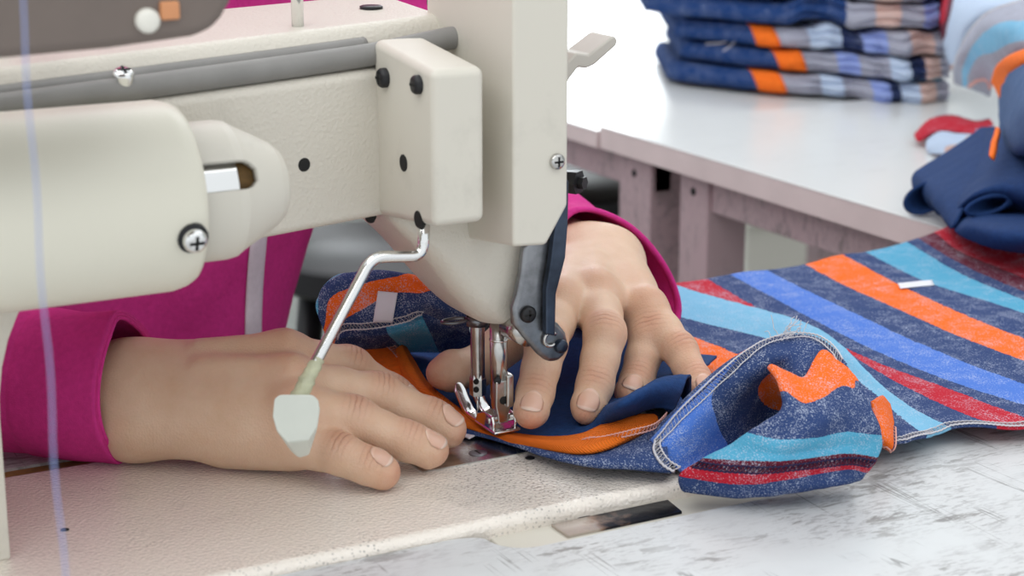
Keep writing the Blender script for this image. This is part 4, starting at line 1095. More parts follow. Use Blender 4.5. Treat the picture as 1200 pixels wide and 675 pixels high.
R = [[(384,394,.028,.3),(410,380,.032,.4),(440,378,.033,.7),(468,372,.036,1.5),(500,362,.043,2.2),(548,378,.034,2.8)],
     [(382,404,.024,.3),(408,392,.0295,.4),(440,390,.0310,.7),(474,384,.0340,1.5),(506,376,.0380,2.2),(550,386,.0290,2.8)],
     [(386,412,.019,.3),(410,400,.0245,.4),(444,398,.0255,.7),(482,394,.0265,1.45),(512,390,.0290,2.2),(552,394,.0220,2.8)],
     [(392,418,.014,.3),(414,408,.0185,.4),(450,406,.0190,.7),(492,404,.0185,1.45),(516,402,.0195,2.2),(554,402,.0150,2.8)],
     [(398,420,.009,.3),(418,412,.0120,.4),(454,412,.0120,.7),(498,412,.0120,1.45),(520,412,.0120,2.2),(556,410,.0090,2.8)]]
bun2, GU2 = sheet('under_layer', R, M['under_striped'], 50, 100, .0012, .0006, seed=12, smin=0, smax=3)
# stickers, white lining corner and loose threads
def decal(name, corners, bvs, mt, parent, n=10, lift=.0007):
    G = np.zeros((n, n, 3)); c = [Vector((x, y, 0)) for x, y in corners]
    for i in range(n):
        for j in range(n):
            a, b_ = i/(n-1), j/(n-1); q = (c[0]*(1-b_)+c[1]*b_)*(1-a)+(c[3]*(1-b_)+c[2]*b_)*a
            d = ray(q.x, q.y).normalized(); h = bvs.ray_cast(CAM, d, 3); G[i, j] = tuple((h[0] if h[0] else CAM+d)-d*lift)
    return grid_mesh(name, G, mt, parent, None, .0003)
def bv(G):
    n, m = G.shape[:2]
    return BVHTree.FromPolygons([tuple(v) for v in G.reshape(-1,3)], [(i*m+j, i*m+j+1, (i+1)*m+j+1, (i+1)*m+j) for i in range(n-1) for j in range(m-1)])
decal('paper_sticker', [(443,341),(466,343),(460,378),(437,378)], bv(GU), M['sticker'], bun, lift=.0022)
bp = np.array(G) if False else None
pm = np.array([v.co[:] for v in panel.data.vertices]).reshape(ny, nx, 3)
decal('paper_sticker', [(1052,332),(1092,328),(1095,334),(1055,338)], bv(pm), M['sticker'], panel, lift=.0085)
R = [[(512,489,.0045),(536,494,.0040),(562,506,.0030)],[(520,497,.0036),(536,503,.0030),(556,511,.0022)],[(528,505,.0022),(538,510,.0018),(550,516,.0014)]]
sheet('white_lining', R, M['white_cloth'], 10, 12, .0006, .0001)
bm = bmesh.new(); rnd = random.Random(5)
c0 = atz(930,393,.054)
for i in range(16):
    a = [c0+Vector((rnd.uniform(-.012,.004), rnd.uniform(-.004,.006), 0))]
    dr = Vector((rnd.uniform(-.3,1.0), rnd.uniform(-.3,.4), rnd.uniform(.2,1.0)))
    for q in range(5): a.append(a[-1]+dr*rnd.uniform(.0012,.0026)+Vector((rnd.uniform(-1,1), rnd.uniform(-1,1), rnd.uniform(-1,.6)))*.0012)
    add_tube(bm, smooth_path(a, 4), .00018, 5)
obj('loose_threads', bm, M['stitch'], fold)
# ------------------------------------------------------------------ tables
def worn_white(name, col, dirt, scl, shift=(0,0,0), gloss=.32):
    m, nt, b = mat(name); tc = N(nt, 'ShaderNodeTexCoord'); mp = N(nt, 'ShaderNodeMapping'); L(nt, tc.outputs['Object'], mp.inputs['Vector'])
    mp.inputs['Location'].default_value = shift; v = mp.outputs['Vector']
    mp2 = N(nt, 'ShaderNodeMapping'); mp2.inputs['Scale'].default_value = (1,3.5,1); mp2.inputs['Rotation'].default_value = (0,0,.55); L(nt, v, mp2.inputs['Vector']); vs = mp2.outputs['Vector']
    scr = ramp(nt, noise(nt, vs, 38*scl, 6, .65, .4), [(.57, (0,0,0,1)), (.61, (1,1,1,1))]).outputs['Color']
    zone = ramp(nt, noise(nt, v, 9*scl, 4, .6), [(.42, (0,0,0,1)), (.56, (1,1,1,1))]).outputs['Color']
    fine = ramp(nt, noise(nt, vs, 150*scl, 4, .7), [(.50, (0,0,0,1)), (.60, (1,1,1,1))]).outputs['Color']
    soft = noise(nt, v, 18*scl, 4, .6)
    c = mix(nt, math_(nt, 'MULTIPLY', ramp(nt, soft, [(.4,(0,0,0,1)),(.7,(1,1,1,1))]).outputs['Color'], .22*dirt), col, srgb(176,168,168))
    c = mix(nt, math_(nt, 'MULTIPLY', math_(nt, 'MULTIPLY', scr, zone), .75*dirt), c, srgb(112,108,104))
    c = mix(nt, math_(nt, 'MULTIPLY', math_(nt, 'MULTIPLY', fine, zone), .45*dirt), c, srgb(112,108,108))
    for k, rot in enumerate((.25, -.62, 1.9)):
        mp3 = N(nt, 'ShaderNodeMapping'); mp3.inputs['Scale'].default_value = (70*scl,2.6*scl,1); mp3.inputs['Rotation'].default_value = (0,0,rot); mp3.inputs['Location'].default_value = (k*3.1,k*1.7,0); L(nt, v, mp3.inputs['Vector'])
        n3 = noise(nt, mp3.outputs['Vector'], 1.0, 2, .5, .15)
        l3 = math_(nt, 'MULTIPLY', math_(nt, 'LESS_THAN', math_(nt, 'ABSOLUTE', math_(nt, 'SUBTRACT', n3, .62)), .006), ramp(nt, noise(nt, v, 30*scl, 3), [(.50,(0,0,0,1)),(.60,(1,1,1,1))]).outputs['Color'])
        c = mix(nt, math_(nt, 'MULTIPLY', l3, min(1, .6*dirt)), c, srgb(84,80,78))
    L(nt, c, b.inputs['Base Color']); b.inputs['Roughness'].default_value = gloss
    bumpn(nt, b, noise(nt, v, 300, 3), .08, .0004); return m
M['near_top'] = worn_white('worn_white_laminate', srgb(208,210,211), .95, 1.0, (.05,.02,0))
M['far_top'] = worn_white('white_laminate', srgb(228,230,228), .08, .6, gloss=.22)
M['edge_band'] = plain('pinkish_edge', srgb(224,208,206), .55, nscale=20, namp=.05)
M['mauve'] = worn_white('mauve_painted_frame', srgb(184,160,164), .75, .9, gloss=.55)
M['plywood'] = plain('plywood_edge', srgb(176,132,76), .7, nscale=90, namp=.25)
M['olive_grey'] = plain('dull_olive_paint', srgb(122,116,108), .6, nscale=30, namp=.08)

TT = -.0040
tab = empty('sewing_table', (0,.0,-.76), 'worn white sewing table with scratches, the sewing machine sunk in its top', 'table')
corner = [(-.059+.0045*(1-math.cos(a)) if False else -.0595+.010*(1-math.sin(a)), -.1015-.013*(1-math.cos(a))) for a in np.linspace(0, PI/2, 9)]
hole = [(-.405,-.1010),(-.0720,-.1010)] + [(-.0720+.016*math.sin(a), -.1010-.0075*(1-math.cos(a))) for a in np.linspace(.1, PI/2, 8)] + [(-.0560+.016*(1-math.cos(a)), -.1085-.0165*math.sin(a)*.95) for a in np.linspace(.15, PI/2, 8)] + [(.087,-.1250),(.087,.0670),(-.405,.0670)]
top = plate('tabletop', [(-.95,-.62),(.452,-.62),(.452,.195),(.150,.195),(.118,.180),(.105,.150),(.100,.110),(.085,.090),(-.33,.090),(-.36,.12),(-.37,.195),(-.95,.195)], [hole], -.032, TT, M['near_top'], tab)
bm = bmesh.new(); add_box(bm, (-.404,.0535,-.030),(.086,.0668,-.0052)); obj('cutout_edge', bm, M['plywood'], tab, smooth=False)
for x in (-.90,.40):
    for y in (-.57,.150):
        bm = bmesh.new(); add_box(bm, (x-.02,y-.02,-.76),(x+.02,y+.02,-.032)); o = obj('leg', bm, M['mauve'], tab, smooth=False); bevel(o, .002, 2)
for x in (-.90,.40):
    bm = bmesh.new(); add_box(bm, (x-.015,-.55,-.085),(x+.015,.125,-.032)); obj('apron', bm, M['mauve'], tab, smooth=False)
bm = bmesh.new(); add_box(bm, (-.38,-.12,-.10),(-.12,.06,-.046)); o = obj('oil_pan', bm, M['olive_grey'], tab, smooth=False)

XE = .4700
def far_table(name, x0, y0, y1, z, th, leg_y, label, ya, yb):
    t = empty(name, (x0+.5, (y0+y1)/2, -.76), label, 'table')
    bm = bmesh.new(); add_box(bm, (x0, y0, z-.0012), (x0+1.25, y1, z)); o = obj('laminate', bm, M['far_top'], t, smooth=False); bevel(o, .0006, 2)
    bm = bmesh.new(); add_box(bm, (x0+.0003, y0+.0003, z-th), (x0+1.2497, y1-.0003, z-.0012)); o = obj('tabletop', bm, M['edge_band'], t, smooth=False)
    bm = bmesh.new(); add_box(bm, (x0+.016, ya, z-th-.030), (x0+.034, yb, z-th-.0006)); o = obj('apron', bm, M['mauve'], t, smooth=False); bevel(o, .001, 2)
    bm = bmesh.new(); add_box(bm, (x0+1.20, ya, z-th-.05), (x0+1.22, yb, z-th-.0006)); obj('apron', bm, M['mauve'], t, smooth=False)
    for a, b_ in leg_y:
        for x in (x0+.012, x0+1.18):
            bm = bmesh.new(); add_box(bm, (x, min(a,b_), -.76), (x+.040, max(a,b_), z-th-.0012)); o = obj('leg', bm, M['mauve'], t, smooth=False); bevel(o, .002, 2)
            if x < 1:
                c0 = Vector((x, (a+b_)/2, z-th-.016)); bm = bmesh.new(); add_lathe(bm, [(-.001,.0035),(.001,.0032),(.0016,.002)], c0, (-1,0,0), 12); obj('bolt', bm, M['black'], o)
    return t
ys = atx(703, 152, XE).y
l2a, l2b = atx(796, 240, XE+.012).y, atx(829, 250, XE+.012).y
l1a, l1b = atx(725, 215, XE+.010).y, atx(762, 225, XE+.010).y
far_table('workbench', XE, -.62, ys, 0, .0200, [(l2a, l2b), (-.58,-.54)], 'white-topped workbench with pinkish edge where the hanging navy pile lies', -.58, max(l2a, l2b))
far_table('workbench', XE-.002, ys+.002, 1.95, -.0045, .0155, [(l1a, l1b), (1.85,1.89)], 'white workbench beyond the seam, joined behind the pink-edged one', min(l1a, l1b), 1.89)

# ------------------------------------------------------------------ things on the floor behind
bm = bmesh.new(); c = atd(905, 300, 3.9); zt = atd(905, 240, 3.9).z
s0 = [(-.068,-.03),(.068,-.03),(.068,.03),(-.068,.03)]
def ringbox(z, k): return [bm.verts.new(Vector((c.x, c.y, z))+RT*x*k+Vector((RT.y*-1, RT.x, 0))*y*k*3) for x, y in s0]
rs = [ringbox(-.76, .80), ringbox(zt-.02, 1.0), ringbox(zt-.02, 1.08), ringbox(zt, 1.08), ringbox(zt, .98), ringbox(-.74, .78)]
for a, b_ in zip(rs, rs[1:]):
    for k in range(4): bm.faces.new((a[k], a[(k+1)%4], b_[(k+1)%4], b_[k]))
bm.faces.new(rs[0][::-1]); bm.faces.new(rs[-1])
o = obj('waste_bin', bm, M['white_plastic'], smooth=False); tag(o, 'tall white bin standing on the floor behind the pink-edged workbench', 'bin'); mod(o, 'BEVEL', width=.004, segments=2)
def stool(px, py, d, label, seat_w=.15, h=None):
    c = atd(px, py, d); t = empty('stool', (c.x, c.y, -.76), label, 'stool', 'black stools behind the tables')
    bm = bmesh.new(); add_lathe(bm, [(-.030,seat_w*.92),(-.024,seat_w),(-.004,seat_w),(0,seat_w*.95),(.002,.01)], c, (0,0,1), 32); obj('seat', bm, M['black'], t, sharp=50)
    for k in range(4):
        a = PI/4+k*PI/2; dv = Vector((math.cos(a), math.sin(a), 0))
        bm = bmesh.new(); add_tube(bm, [c+dv*seat_w*.6-Vector((0,0,.02)), Vector((c.x, c.y, -.76))+dv*seat_w*1.25], .013, 10); obj('leg', bm, M['black'], t)
    bm = bmesh.new(); zr = -.50; add_tube(bm, [Vector((c.x+math.cos(a)*seat_w*.93, c.y+math.sin(a)*seat_w*.93, zr)) for a in np.linspace(0, 2*PI, 33)], .008, 8, cap=False); obj('footrest', bm, M['steel'], t)
stool(446, 288, 1.75, 'black stool seen in the gap below the machine arm', .11)
stool(655, 214, 2.35, 'black stool behind the workbench legs, beside the pink cuff', .12)

# ------------------------------------------------------------------ folded garments stacked on the far bench
def layered_mat(name, stops, fleck): return stripe_mat(name, stops, fleck, 900)
PBL, DKN = srgb(140,158,214), srgb(30,44,84)
STK = [[(0,NAVY2),(.345,ORG),(.430,GREYH),(.55,PALE),(.62,GREYH),(.70,PBL),(.76,DKN),(.80,PALE),(.87,PEACH),(.95,GREYH)],
       [(0,NAVY2),(.385,ORG),(.475,GREYH),(.58,PBL),(.65,GREYH),(.75,PALE),(.82,DKN),(.88,PEACH),(.96,GREYH)],
       [(0,NAVY2),(.325,ORG),(.395,GREYH),(.50,PALE),(.60,DKN),(.66,PBL),(.74,GREYH),(.82,PEACH),(.92,GREYH)],
       [(0,NAVY2),(.64,GREYH),(.72,PEACH),(.80,GREYH),(.88,PBL),(.94,DKN)]]
smats = [layered_mat('stack_cloth', [(p, c) for p, c in s], .25) for s in STK]
TZ = .0004
front = catmull(np.array([(782,93),(830,99),(905,107),(980,112),(1056,121),(1110,119)], float), 120, 0)
AWAY = Vector((FW.x, FW.y, 0)).normalized()
TOPS = [np.zeros(120)]
def folded(k, x_off, h, z0, mi, label, seed, depth=.17):
    t = empty('folded_garment', tuple(atz(900, 90, TZ)+Vector((0,0,z0))), label, 'garment', 'folded garments in the stack on the far bench')
    prof = [(depth,0.04),(.05,.0),(.004,.0),(-.004,.10),(-.0075,.30),(-.0085,.5),(-.0075,.70),(-.003,.92),(.006,1.0),(.05,1.0),(depth,.96)]
    pr = catmull(np.array(prof), 44, 0); G = np.zeros((44, 120, 3)); U = np.zeros((44, 120, 2))
    for j in range(120):
        f = j/119; x, y = front[j]; e = min(1, f/.05); x = x + x_off*(1-f)
        B = atz(x, y, TZ); hh = h*(math.sqrt(max(0, 1-(1-e)**2))*.85+.15)
        loose = max(0, min(1, (f-.42)/.12))
        wv = .0035*mnoise.noise(Vector((f*7, seed*3.3, 1))) + loose*.013*mnoise.noise(Vector((f*13, seed*5.1, 2)))
        for i in range(44):
            d, z = pr[i]; w_ = i/43
            d2 = d + wv + .004*(1-e)*4
            zz = z*hh*(1+.10*mnoise.noise(Vector((f*9, w_*2, seed)))) + loose*hh*.32*z*mnoise.noise(Vector((f*10, seed*2.7, w_*1.5)))*(1 if k else .5)
            crease = 0.0
            for c0, dep in ((.38, .006), (.60, .0075)):
                c1 = c0 + .10*mnoise.noise(Vector((f*11, seed, c0*9)))
                crease -= dep*loose*math.exp(-((w_-c1)/.035)**2)
            crease -= .0022*(1-loose)*math.exp(-((w_-.66-.05*math.sin(f*9+seed))/.025)**2)
            bulge = .0035*(1-loose)*math.sin(PI*max(0, min(1, (w_-.12)/.76)))
            p = B + AWAY*(d2 - crease - bulge); G[i, j] = (p.x, p.y, TZ+TOPS[-1][j]+max(0, zz)); U[i, j] = (f + (.055*(w_-.5) if mi < 3 else 0)*(1 if f < .5 else .4), w_)
    tp = G[:, :, 2].max(0)-TZ; tp = np.array([tp[max(0, j-4):j+5].max() for j in range(120)])+.0034; TOPS.append(tp)
    b_ = grid_mesh('garment_body', G, smats[mi], t, U, .0012, bump=.0006, bscale=45, seed=seed, offset=-1)
    # raised, slanting binding band where navy meets the stripes
    st = [p for p, c in STK[mi]]
    if mi < 3:
        Gb = np.zeros((26, 12, 3)); jj = np.arange(120)
        for r in range(26):
            i = 10+r; sl = -.055*(i/43-.5)
            for c_ in range(12):
                f = (st[1]+sl+(st[2]-st[1])*c_/11)*119
                for ax in range(3): Gb[r, c_, ax] = np.interp(f, jj, G[i, :, ax])
        grid_mesh('orange_binding', Gb-np.array(AWAY)*.0018*np.sin(np.linspace(.3, PI-.3, 12))[None, :, None], M['orange_jersey'], t, None, .0012, offset=0)
    return t, G
HH = .0182; zc = 0
tt, G0 = folded(0, 0, HH, 0, 0, 'navy garment with orange band folded at the bottom of the stack', 1)
tt1, G1 = folded(1, 14, HH*1.02, HH*1.03, 1, 'navy and grey folded garment lying second from the bottom of the stack', 2)
tt2, G2 = folded(2, 6, HH*1.1, HH*2.08, 2, 'navy folded garment with loose white threads, third up in the stack', 3)
folded(3, -26, HH*1.1, HH*3.22, 3, 'navy garment without visible binding, fourth up in the stack', 4)
folded(4, -34, HH*1.1, HH*4.36, 3, 'topmost garment showing of the stack, all navy at its folded end', 5)
# teal cuff rolled up in the lowest garment
bm = bmesh.new()
a = atz(1066, 108, TZ+.004)+Vector((0,0,.007)); 
ax = (RT*.9+AWAY*.5).normalized()
ring = []
for k in range(28):
    an = k/28*2*PI; ring.append(a - AWAY*.026 + Vector((0,0,.0085*math.sin(an))) + RT*.010*math.cos(an)*.7)
rows = [[bm.verts.new(p+ax*d+Vector((0,0,d*.25))) for p in ring] for d in (0,.005,.010,.015,.019)]
for r0, r1 in zip(rows, rows[1:]):
    for k in range(28): bm.faces.new((r0[k], r0[(k+1)%28], r1[(k+1)%28], r1[k]))
o = obj('teal_cuff', bm, cloth_mat('teal_jersey', srgb(78,160,190)), tt); mod(o, 'SOLIDIFY', thickness=.003)
# hanging thread ends on the third garment
bm = bmesh.new()
for q in (((876,32),(862,40),(848,48),(826,50)),((872,32),(864,42),(855,52),(846,58))):
    add_tube(bm, smooth_path([atz(x, y, TZ+.052-.004*i)-AWAY*.010 for i, (x, y) in enumerate(q)], 6), .0006, 6)
obj('loose_threads', bm, M['stitch'], tt2)

# ------------------------------------------------------------------ pile hanging over the bench edge
def psheet(name, rows, mt, parent, n=50, m=60, **kw):
    return sheet(name, rows, mt, n, m, parent=parent, **kw)
M['navy_pile'] = cloth_mat('navy_rib', srgb(32,60,108), 1100, .4, .10, fold=30)
pg = empty('hanging_garment', tuple(atz(1150, 190, .001)), 'navy garment rolled loosely and drooping over the edge of the pink-edged workbench', 'garment')
R = [[(1150,150,.050),(1166,150,.056),(1182,156,.058)],
     [(1132,164,.042),(1152,166,.049),(1168,172,.052)],
     [(1104,182,.030),(1132,190,.040),(1154,200,.044)],
     [(1082,196,.022),(1110,216,.032),(1136,232,.036)],
     [(1074,203,.020),(1097,228,.026),(1120,262,.024)],
     [(1070,211,.014),(1092,238,.018),(1114,272,.014)],
     [(1072,222,.006),(1096,246,.010),(1118,276,.006)],
     [(1080,218,.008),(1104,238,.012),(1126,262,.010)]]
psheet('rolled_flap', R, M['navy_pile'], pg, thick=.0022, bump=.0008, seed=21, bscale=40)
# open roll under the flap
bm = bmesh.new(); rows = []
for q, rr in ((0,1),(.3,1.02),(.65,.98),(1,.9)):
    cc = atz(1085, 232, .014).lerp(atz(1150, 200, .020), q)
    rows.append([bm.verts.new(cc + RT*.0130*math.cos(an)*rr*1.05 + Vector((0,0,1))*.0098*math.sin(an+.4)*rr) for an in np.linspace(0, 2*PI, 28, endpoint=False)])
for r0, r1 in zip(rows, rows[1:]):
    for k in range(28): bm.faces.new((r0[k], r0[(k+1)%28], r1[(k+1)%28], r1[k]))
o = obj('open_roll', bm, M['navy_pile'], pg); mod(o, 'SOLIDIFY', thickness=.0025)
R = [[(1156,156,.052),(1180,150,.060),(1205,152,.064),(1235,158,.066)],
     [(1150,190,.046),(1172,186,.054),(1200,186,.058),(1235,190,.060)],
     [(1130,226,.036),(1158,214,.048),(1192,214,.052),(1235,220,.054)],
     [(1118,250,.026),(1142,230,.042),(1178,228,.044),(1235,240,.046)],
     [(1124,262,.018),(1144,244,.026),(1170,246,.026),(1235,252,.036)],
     [(1122,258,.022),(1146,254,.030),(1180,258,.034),(1235,262,.038)],
     [(1120,272,.018),(1140,268,.028),(1176,276,.032),(1235,280,.034)],
     [(1126,288,.006),(1146,292,.012),(1178,296,.016),(1235,300,.018)],
     [(1134,290,.000),(1152,298,.002),(1182,304,.004),(1235,308,.006)],
     [(1150,284,-.004),(1168,296,-.006),(1192,310,-.008),(1235,316,-.006)],
     [(1168,290,-.014),(1178,312,-.018),(1198,326,-.022),(1235,330,-.020)],
     [(1178,306,-.026),(1186,328,-.032),(1204,346,-.036),(1235,350,-.036)]]
psheet('draped_part', R, M['navy_pile'], pg, 110, 60, thick=.0022, bump=.0009, seed=23, bscale=40)
bm = bmesh.new(); rows = []
for q_, rr in ((0,1),(.25,1.05),(.6,1.0),(1,.9)):
    cc = atz(1156, 241, .0375).lerp(atz(1235, 205, .044), q_)
    rows.append([bm.verts.new(cc + RT*.0140*math.cos(an)*rr + Vector((0,0,1))*(.0066*math.sin(an)+.003*math.cos(an))*rr) for an in np.linspace(0, 2*PI, 32, endpoint=False)])
for r0, r1 in zip(rows, rows[1:]):
    for k in range(32): bm.faces.new((r0[k], r0[(k+1)%32], r1[(k+1)%32], r1[k]))
o = obj('open_roll', bm, M['navy_pile'], pg); mod(o, 'SOLIDIFY', thickness=.0022)
for o in list(pg.children):
    for v in o.data.vertices:
        if v.co.x > XE-.004:
            if v.co.z > -.004: v.co.z = max(v.co.z, .0030)
            else: v.co.x = XE-.006
        if v.co.x <= XE-.004: v.co.z = max(v.co.z, .0190)
# small curled end with red band
M['pale_stripes'] = stripe_mat('pale_striped_jersey', seq([(0,GREYH),(1,PALE),(2,GREYH),(3,LB),(4,RED),(4.6,MAR),(5,PALE),(6,PEACH),(7,ORG),(8,GREYH)], 0, 9), .22, 900)
R = [[(1078,152,.006,4.7),(1096,138,.016,4.7),(1118,136,.020,4.7),(1140,142,.022,4.7),(1160,140,.026,4.7)],
     [(1072,158,.008,4.3),(1090,142,.019,4.2),(1116,142,.022,4.2),(1140,148,.024,4.2),(1164,146,.028,4.2)],
     [(1076,166,.005,4.3),(1094,152,.015,4.2),(1116,152,.018,4.2),(1140,156,.022,4.2),(1164,152,.028,4.2)],
     [(1086,162,.006,5.1),(1102,156,.014,5.2),(1122,160,.017,5.5),(1142,160,.022,6.4),(1166,156,.028,7.2)],
     [(1086,172,.005,5.4),(1100,166,.012,5.4),(1120,168,.016,5.6),(1138,166,.021,6.5),(1160,162,.027,7.4)],
     [(1090,180,.001,5.4),(1104,180,.006,5.5),(1120,178,.010,8.2),(1138,174,.016,8.4),(1158,170,.022,7.4)]]
psheet('striped_end', R, M['pale_stripes'], pg, 40, 50, thick=.0018, bump=.0006, seed=25)
R = [[(1168,150,.070),(1163,168,.068),(1160,184,.064)],[(1172,152,.071),(1168,170,.069),(1164,187,.064)]]
psheet('orange_binding', R, M['orange_jersey'], pg, 6, 20, thick=.003)
pg2 = empty('bundled_garment', tuple(atz(1170, 120, .001)), 'pale blue striped garment with red seam and navy orange-bound end, topmost of the pile', 'garment')
M['pale_lobe'] = stripe_mat('pale_blue_lobe', [(0,RED),(.10,MAR),(.16,PALE),(.86,PALE),(.93,PEACH)], .22, 900)
R = [[(1076,-40,.080,.02),(1098,-46,.098,.05),(1130,-48,.112,.3),(1170,-48,.118,.5),(1240,-46,.120,.8)],
     [(1082,-6,.076,.02),(1100,-10,.096,.05),(1130,-12,.112,.3),(1170,-12,.120,.5),(1240,-10,.122,.8)],
     [(1087,14,.070,.03),(1102,12,.090,.08),(1126,6,.108,.3),(1160,4,.118,.5),(1230,0,.122,.8)],
     [(1092,36,.058,.10),(1103,32,.078,.13),(1120,26,.096,.35),(1146,20,.108,.5),(1200,8,.118,.8)],
     [(1100,60,.046,.20),(1106,56,.060,.30),(1116,48,.078,.42),(1132,36,.092,.55),(1170,20,.104,.8)],
     [(1107,80,.032,.92),(1110,76,.044,.90),(1116,68,.058,.72),(1126,56,.072,.66),(1150,38,.086,.8)],
     [(1114,92,.020,.97),(1115,90,.030,.95),(1120,82,.042,.8),(1128,70,.054,.75),(1146,54,.068,.8)]]
psheet('pale_body', R, M['pale_lobe'], pg2, 70, 60, thick=.0022, bump=.0007, seed=27, bscale=50, smin=0, smax=1)
M['grey_lobe'] = stripe_mat('grey_marled_lobe', [(0,GREYH),(.30,LB),(.52,GREYH)], .4, 900)
R = [[(1113,100,.016,.02),(1111,86,.036,.02),(1117,64,.066,.02),(1132,38,.092,.02),(1152,20,.110,.02),(1188,6,.122,.02),(1245,-6,.126,.02)],
     [(1116,102,.020,.10),(1115,86,.042,.12),(1122,66,.072,.14),(1137,42,.098,.12),(1156,26,.114,.10),(1192,12,.125,.06),(1245,2,.128,.04)],
     [(1122,104,.024,.30),(1123,88,.046,.34),(1132,68,.075,.42),(1148,50,.098,.42),(1166,36,.114,.36),(1196,24,.124,.20),(1245,16,.128,.10)],
     [(1130,106,.026,.60),(1132,94,.046,.62),(1142,78,.070,.60),(1158,62,.093,.50),(1174,50,.108,.48),(1202,40,.119,.42),(1245,34,.124,.36)],
     [(1140,110,.026,.75),(1143,98,.046,.75),(1152,86,.066,.72),(1166,72,.088,.64),(1180,62,.102,.58),(1206,54,.114,.54),(1245,50,.120,.50)],
     [(1152,116,.026,.85),(1154,104,.046,.85),(1160,94,.062,.82),(1172,82,.082,.76),(1186,72,.096,.70),(1210,64,.108,.64),(1245,60,.115,.60)]]
gl, GG = psheet('grey_body', R, M['grey_lobe'], pg2, 60, 80, thick=.0025, bump=.0010, seed=28, bscale=50, smin=0, smax=1)
NG = gnorm(GG); stitches('seam_stitching', [Vector(GG[2, j]+NG[2, j]*.0010) for j in range(4, 74)], [Vector(GG[10, j]-GG[2, j]) for j in range(4, 74)], .0075, .0034, M['stitch'], r=.0005, parent=gl)
pk = [Vector(GG[i, j]+NG[i, j]*.0012) for i, j in ((34,3),(40,10),(44,14),(50,17),(56,16),(59,12))]
bm = bmesh.new(); add_tube(bm, smooth_path(pk, 8), .0016, 8); obj('pink_edge', bm, M['stitch_pink'], gl)
R = [[(1156,96,.066),(1162,82,.084),(1176,72,.100),(1200,64,.112),(1245,58,.118)],
     [(1154,100,.066),(1159,84,.086),(1174,71,.104),(1200,62,.116),(1245,55,.122)],
     [(1158,106,.064),(1164,92,.084),(1178,80,.102),(1202,71,.114),(1245,64,.121)],
     [(1164,120,.056),(1168,104,.078),(1182,90,.096),(1204,78,.110),(1245,70,.118)]]
psheet('orange_binding', R, M['orange_jersey'], pg2, 16, 50, thick=.002)
M['denim_jersey'] = cloth_mat('dusty_navy_jersey', srgb(72,100,142), 1100, .35, .08)
R = [[(1162,104,.062),(1168,92,.084),(1182,80,.101),(1206,70,.114),(1245,66,.120)],
     [(1164,124,.050),(1170,112,.078),(1184,98,.097),(1206,90,.110),(1245,86,.118)],
     [(1164,150,.046),(1170,138,.070),(1184,122,.092),(1204,114,.106),(1245,110,.114)],
     [(1166,170,.048),(1172,160,.068),(1186,146,.086),(1204,138,.100),(1245,134,.108)],
     [(1174,182,.046),(1182,180,.062),(1194,174,.074),(1208,170,.086),(1245,166,.094)],
     [(1184,184,.034),(1192,186,.046),(1202,186,.056),(1214,186,.066),(1245,184,.074)]]
psheet('navy_end', R, M['denim_jersey'], pg2, 50, 50, thick=.003, bump=.0008, seed=31, bscale=40)

pg2.location += -AWAY*.022 + Vector((0,0,.006))
# ------------------------------------------------------------------ room shell
def struct(name, lo, hi, mt):
    bm = bmesh.new(); add_box(bm, lo, hi); o = obj(name, bm, mt, smooth=False); tag(o, kind='structure'); return o
struct('floor', (-3.2,-2.6,-.82), (4.2,5.2,-.76), plain('grey_green_floor', srgb(96,98,90), .5, nscale=5, namp=.10))
WM = plain('pale_wall', srgb(205,208,206), .8, nscale=3, namp=.03)
struct('wall_back', (-3.2,5.0,-.76), (4.2,5.2,2.2), WM)
struct('wall_right', (4.0,-2.6,-.76), (4.2,5.0,2.2), WM)

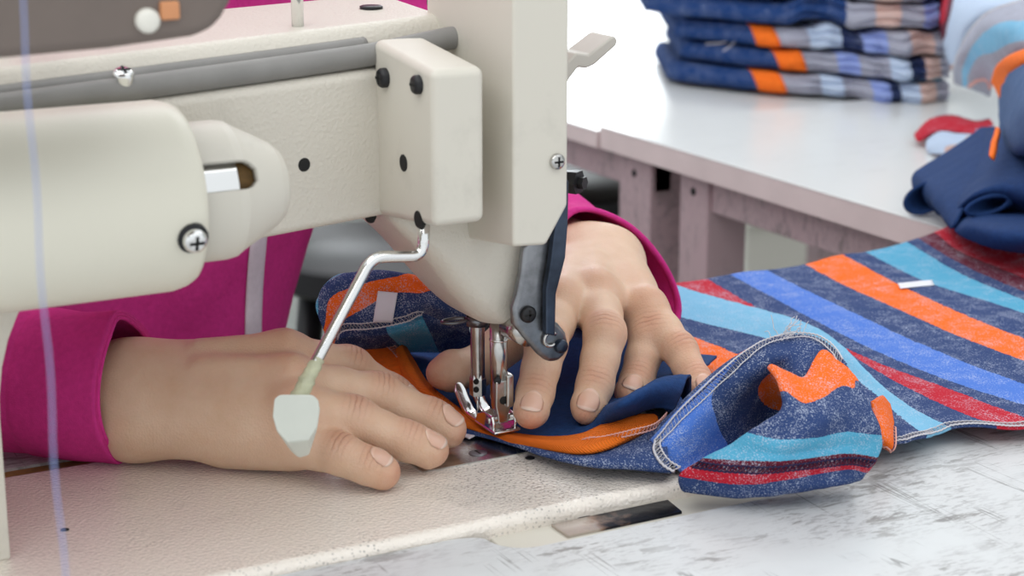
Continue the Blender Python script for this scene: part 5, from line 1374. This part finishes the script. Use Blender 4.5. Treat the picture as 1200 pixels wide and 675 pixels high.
wf = bmesh.new(); WX0, WX1, WZ0, WZ1 = 1.55, 3.35, .25, 1.75
for lo, hi in (((WX0-.06,4.952,WZ0-.06),(WX1+.06,4.998,WZ0)), ((WX0-.06,4.952,WZ1),(WX1+.06,4.998,WZ1+.06)), ((WX0-.06,4.952,WZ0),(WX0,4.998,WZ1)), ((WX1,4.952,WZ0),(WX1+.06,4.998,WZ1)), (((WX0+WX1)/2-.02,4.952,WZ0),((WX0+WX1)/2+.02,4.998,WZ1))):
    add_box(wf, lo, hi)
wn = obj('window_1', wf, M['white_plastic'], smooth=False); tag(wn, kind='structure')
m_, nt_, b_ = mat('daylit_glass'); b_.inputs['Emission Color'].default_value = (.92,.97,1,1); b_.inputs['Emission Strength'].default_value = 7.0; b_.inputs['Base Color'].default_value = (.8,.85,.9,1)
bm = bmesh.new(); add_box(bm, (WX0,4.985,WZ0),(WX1,4.995,WZ1)); obj('window_pane', bm, m_, wn, smooth=False)
# ------------------------------------------------------------------ light, world, camera
sc = bpy.context.scene
w = bpy.data.worlds.new('workshop_light'); sc.world = w; w.use_nodes = True
bg = w.node_tree.nodes['Background']; bg.inputs['Color'].default_value = (.93,.97,1.0,1); bg.inputs['Strength'].default_value = 1.42
def area(name, loc, target, size, power, col=(1,1,1)):
    l = bpy.data.lights.new(name, 'AREA'); l.shape = 'RECTANGLE'; l.size, l.size_y = size; l.energy = power; l.color = col
    o = bpy.data.objects.new(name, l); COL.objects.link(o); o.location = loc
    o.rotation_euler = (Vector(target)-Vector(loc)).to_track_quat('-Z', 'Y').to_euler(); return o
area('tube_or_fill_lamp', (-.5,.15,1.75), (-.1,.1,0), (2.4,.6), 10, (1,.985,.96))
area('tube_or_fill_lamp', (.5,-1.2,1.75), (.1,0,0), (2.4,.4), 5, (1,.985,.96))
area('tube_or_fill_lamp', (1.2,1.9,1.9), (.6,1.2,0), (2.2,.3), 20, (.97,.985,1))
area('tube_or_fill_lamp', (-1.5,-.5,1.6), (0,.1,0), (2.0,.4), 10, (1,.985,.96))  # fill lamp added on the left to brighten the left-facing sides

cd = bpy.data.cameras.new('camera'); cam = bpy.data.objects.new('camera', cd); COL.objects.link(cam)
cd.sensor_width = 36; cd.lens = F/1200*36; cd.clip_start = .02; cd.clip_end = 50
cam.matrix_world = Matrix(((RT.x,UP.x,-FW.x,CAM.x),(RT.y,UP.y,-FW.y,CAM.y),(RT.z,UP.z,-FW.z,CAM.z),(0,0,0,1)))
cd.dof.use_dof = True; cd.dof.focus_distance = .875; cd.dof.aperture_fstop = (cd.lens/1000)/.0052
sc.camera = cam
sc.view_settings.view_transform = 'Standard'; sc.view_settings.look = 'None'; sc.view_settings.gamma = 1
sc.view_settings.use_curve_mapping = False; sc.view_settings.exposure = -0.38
# lift everything so that the floor lies at z = 0
for o in list(sc.objects):
    if o.parent is None: o.location.z += ZT
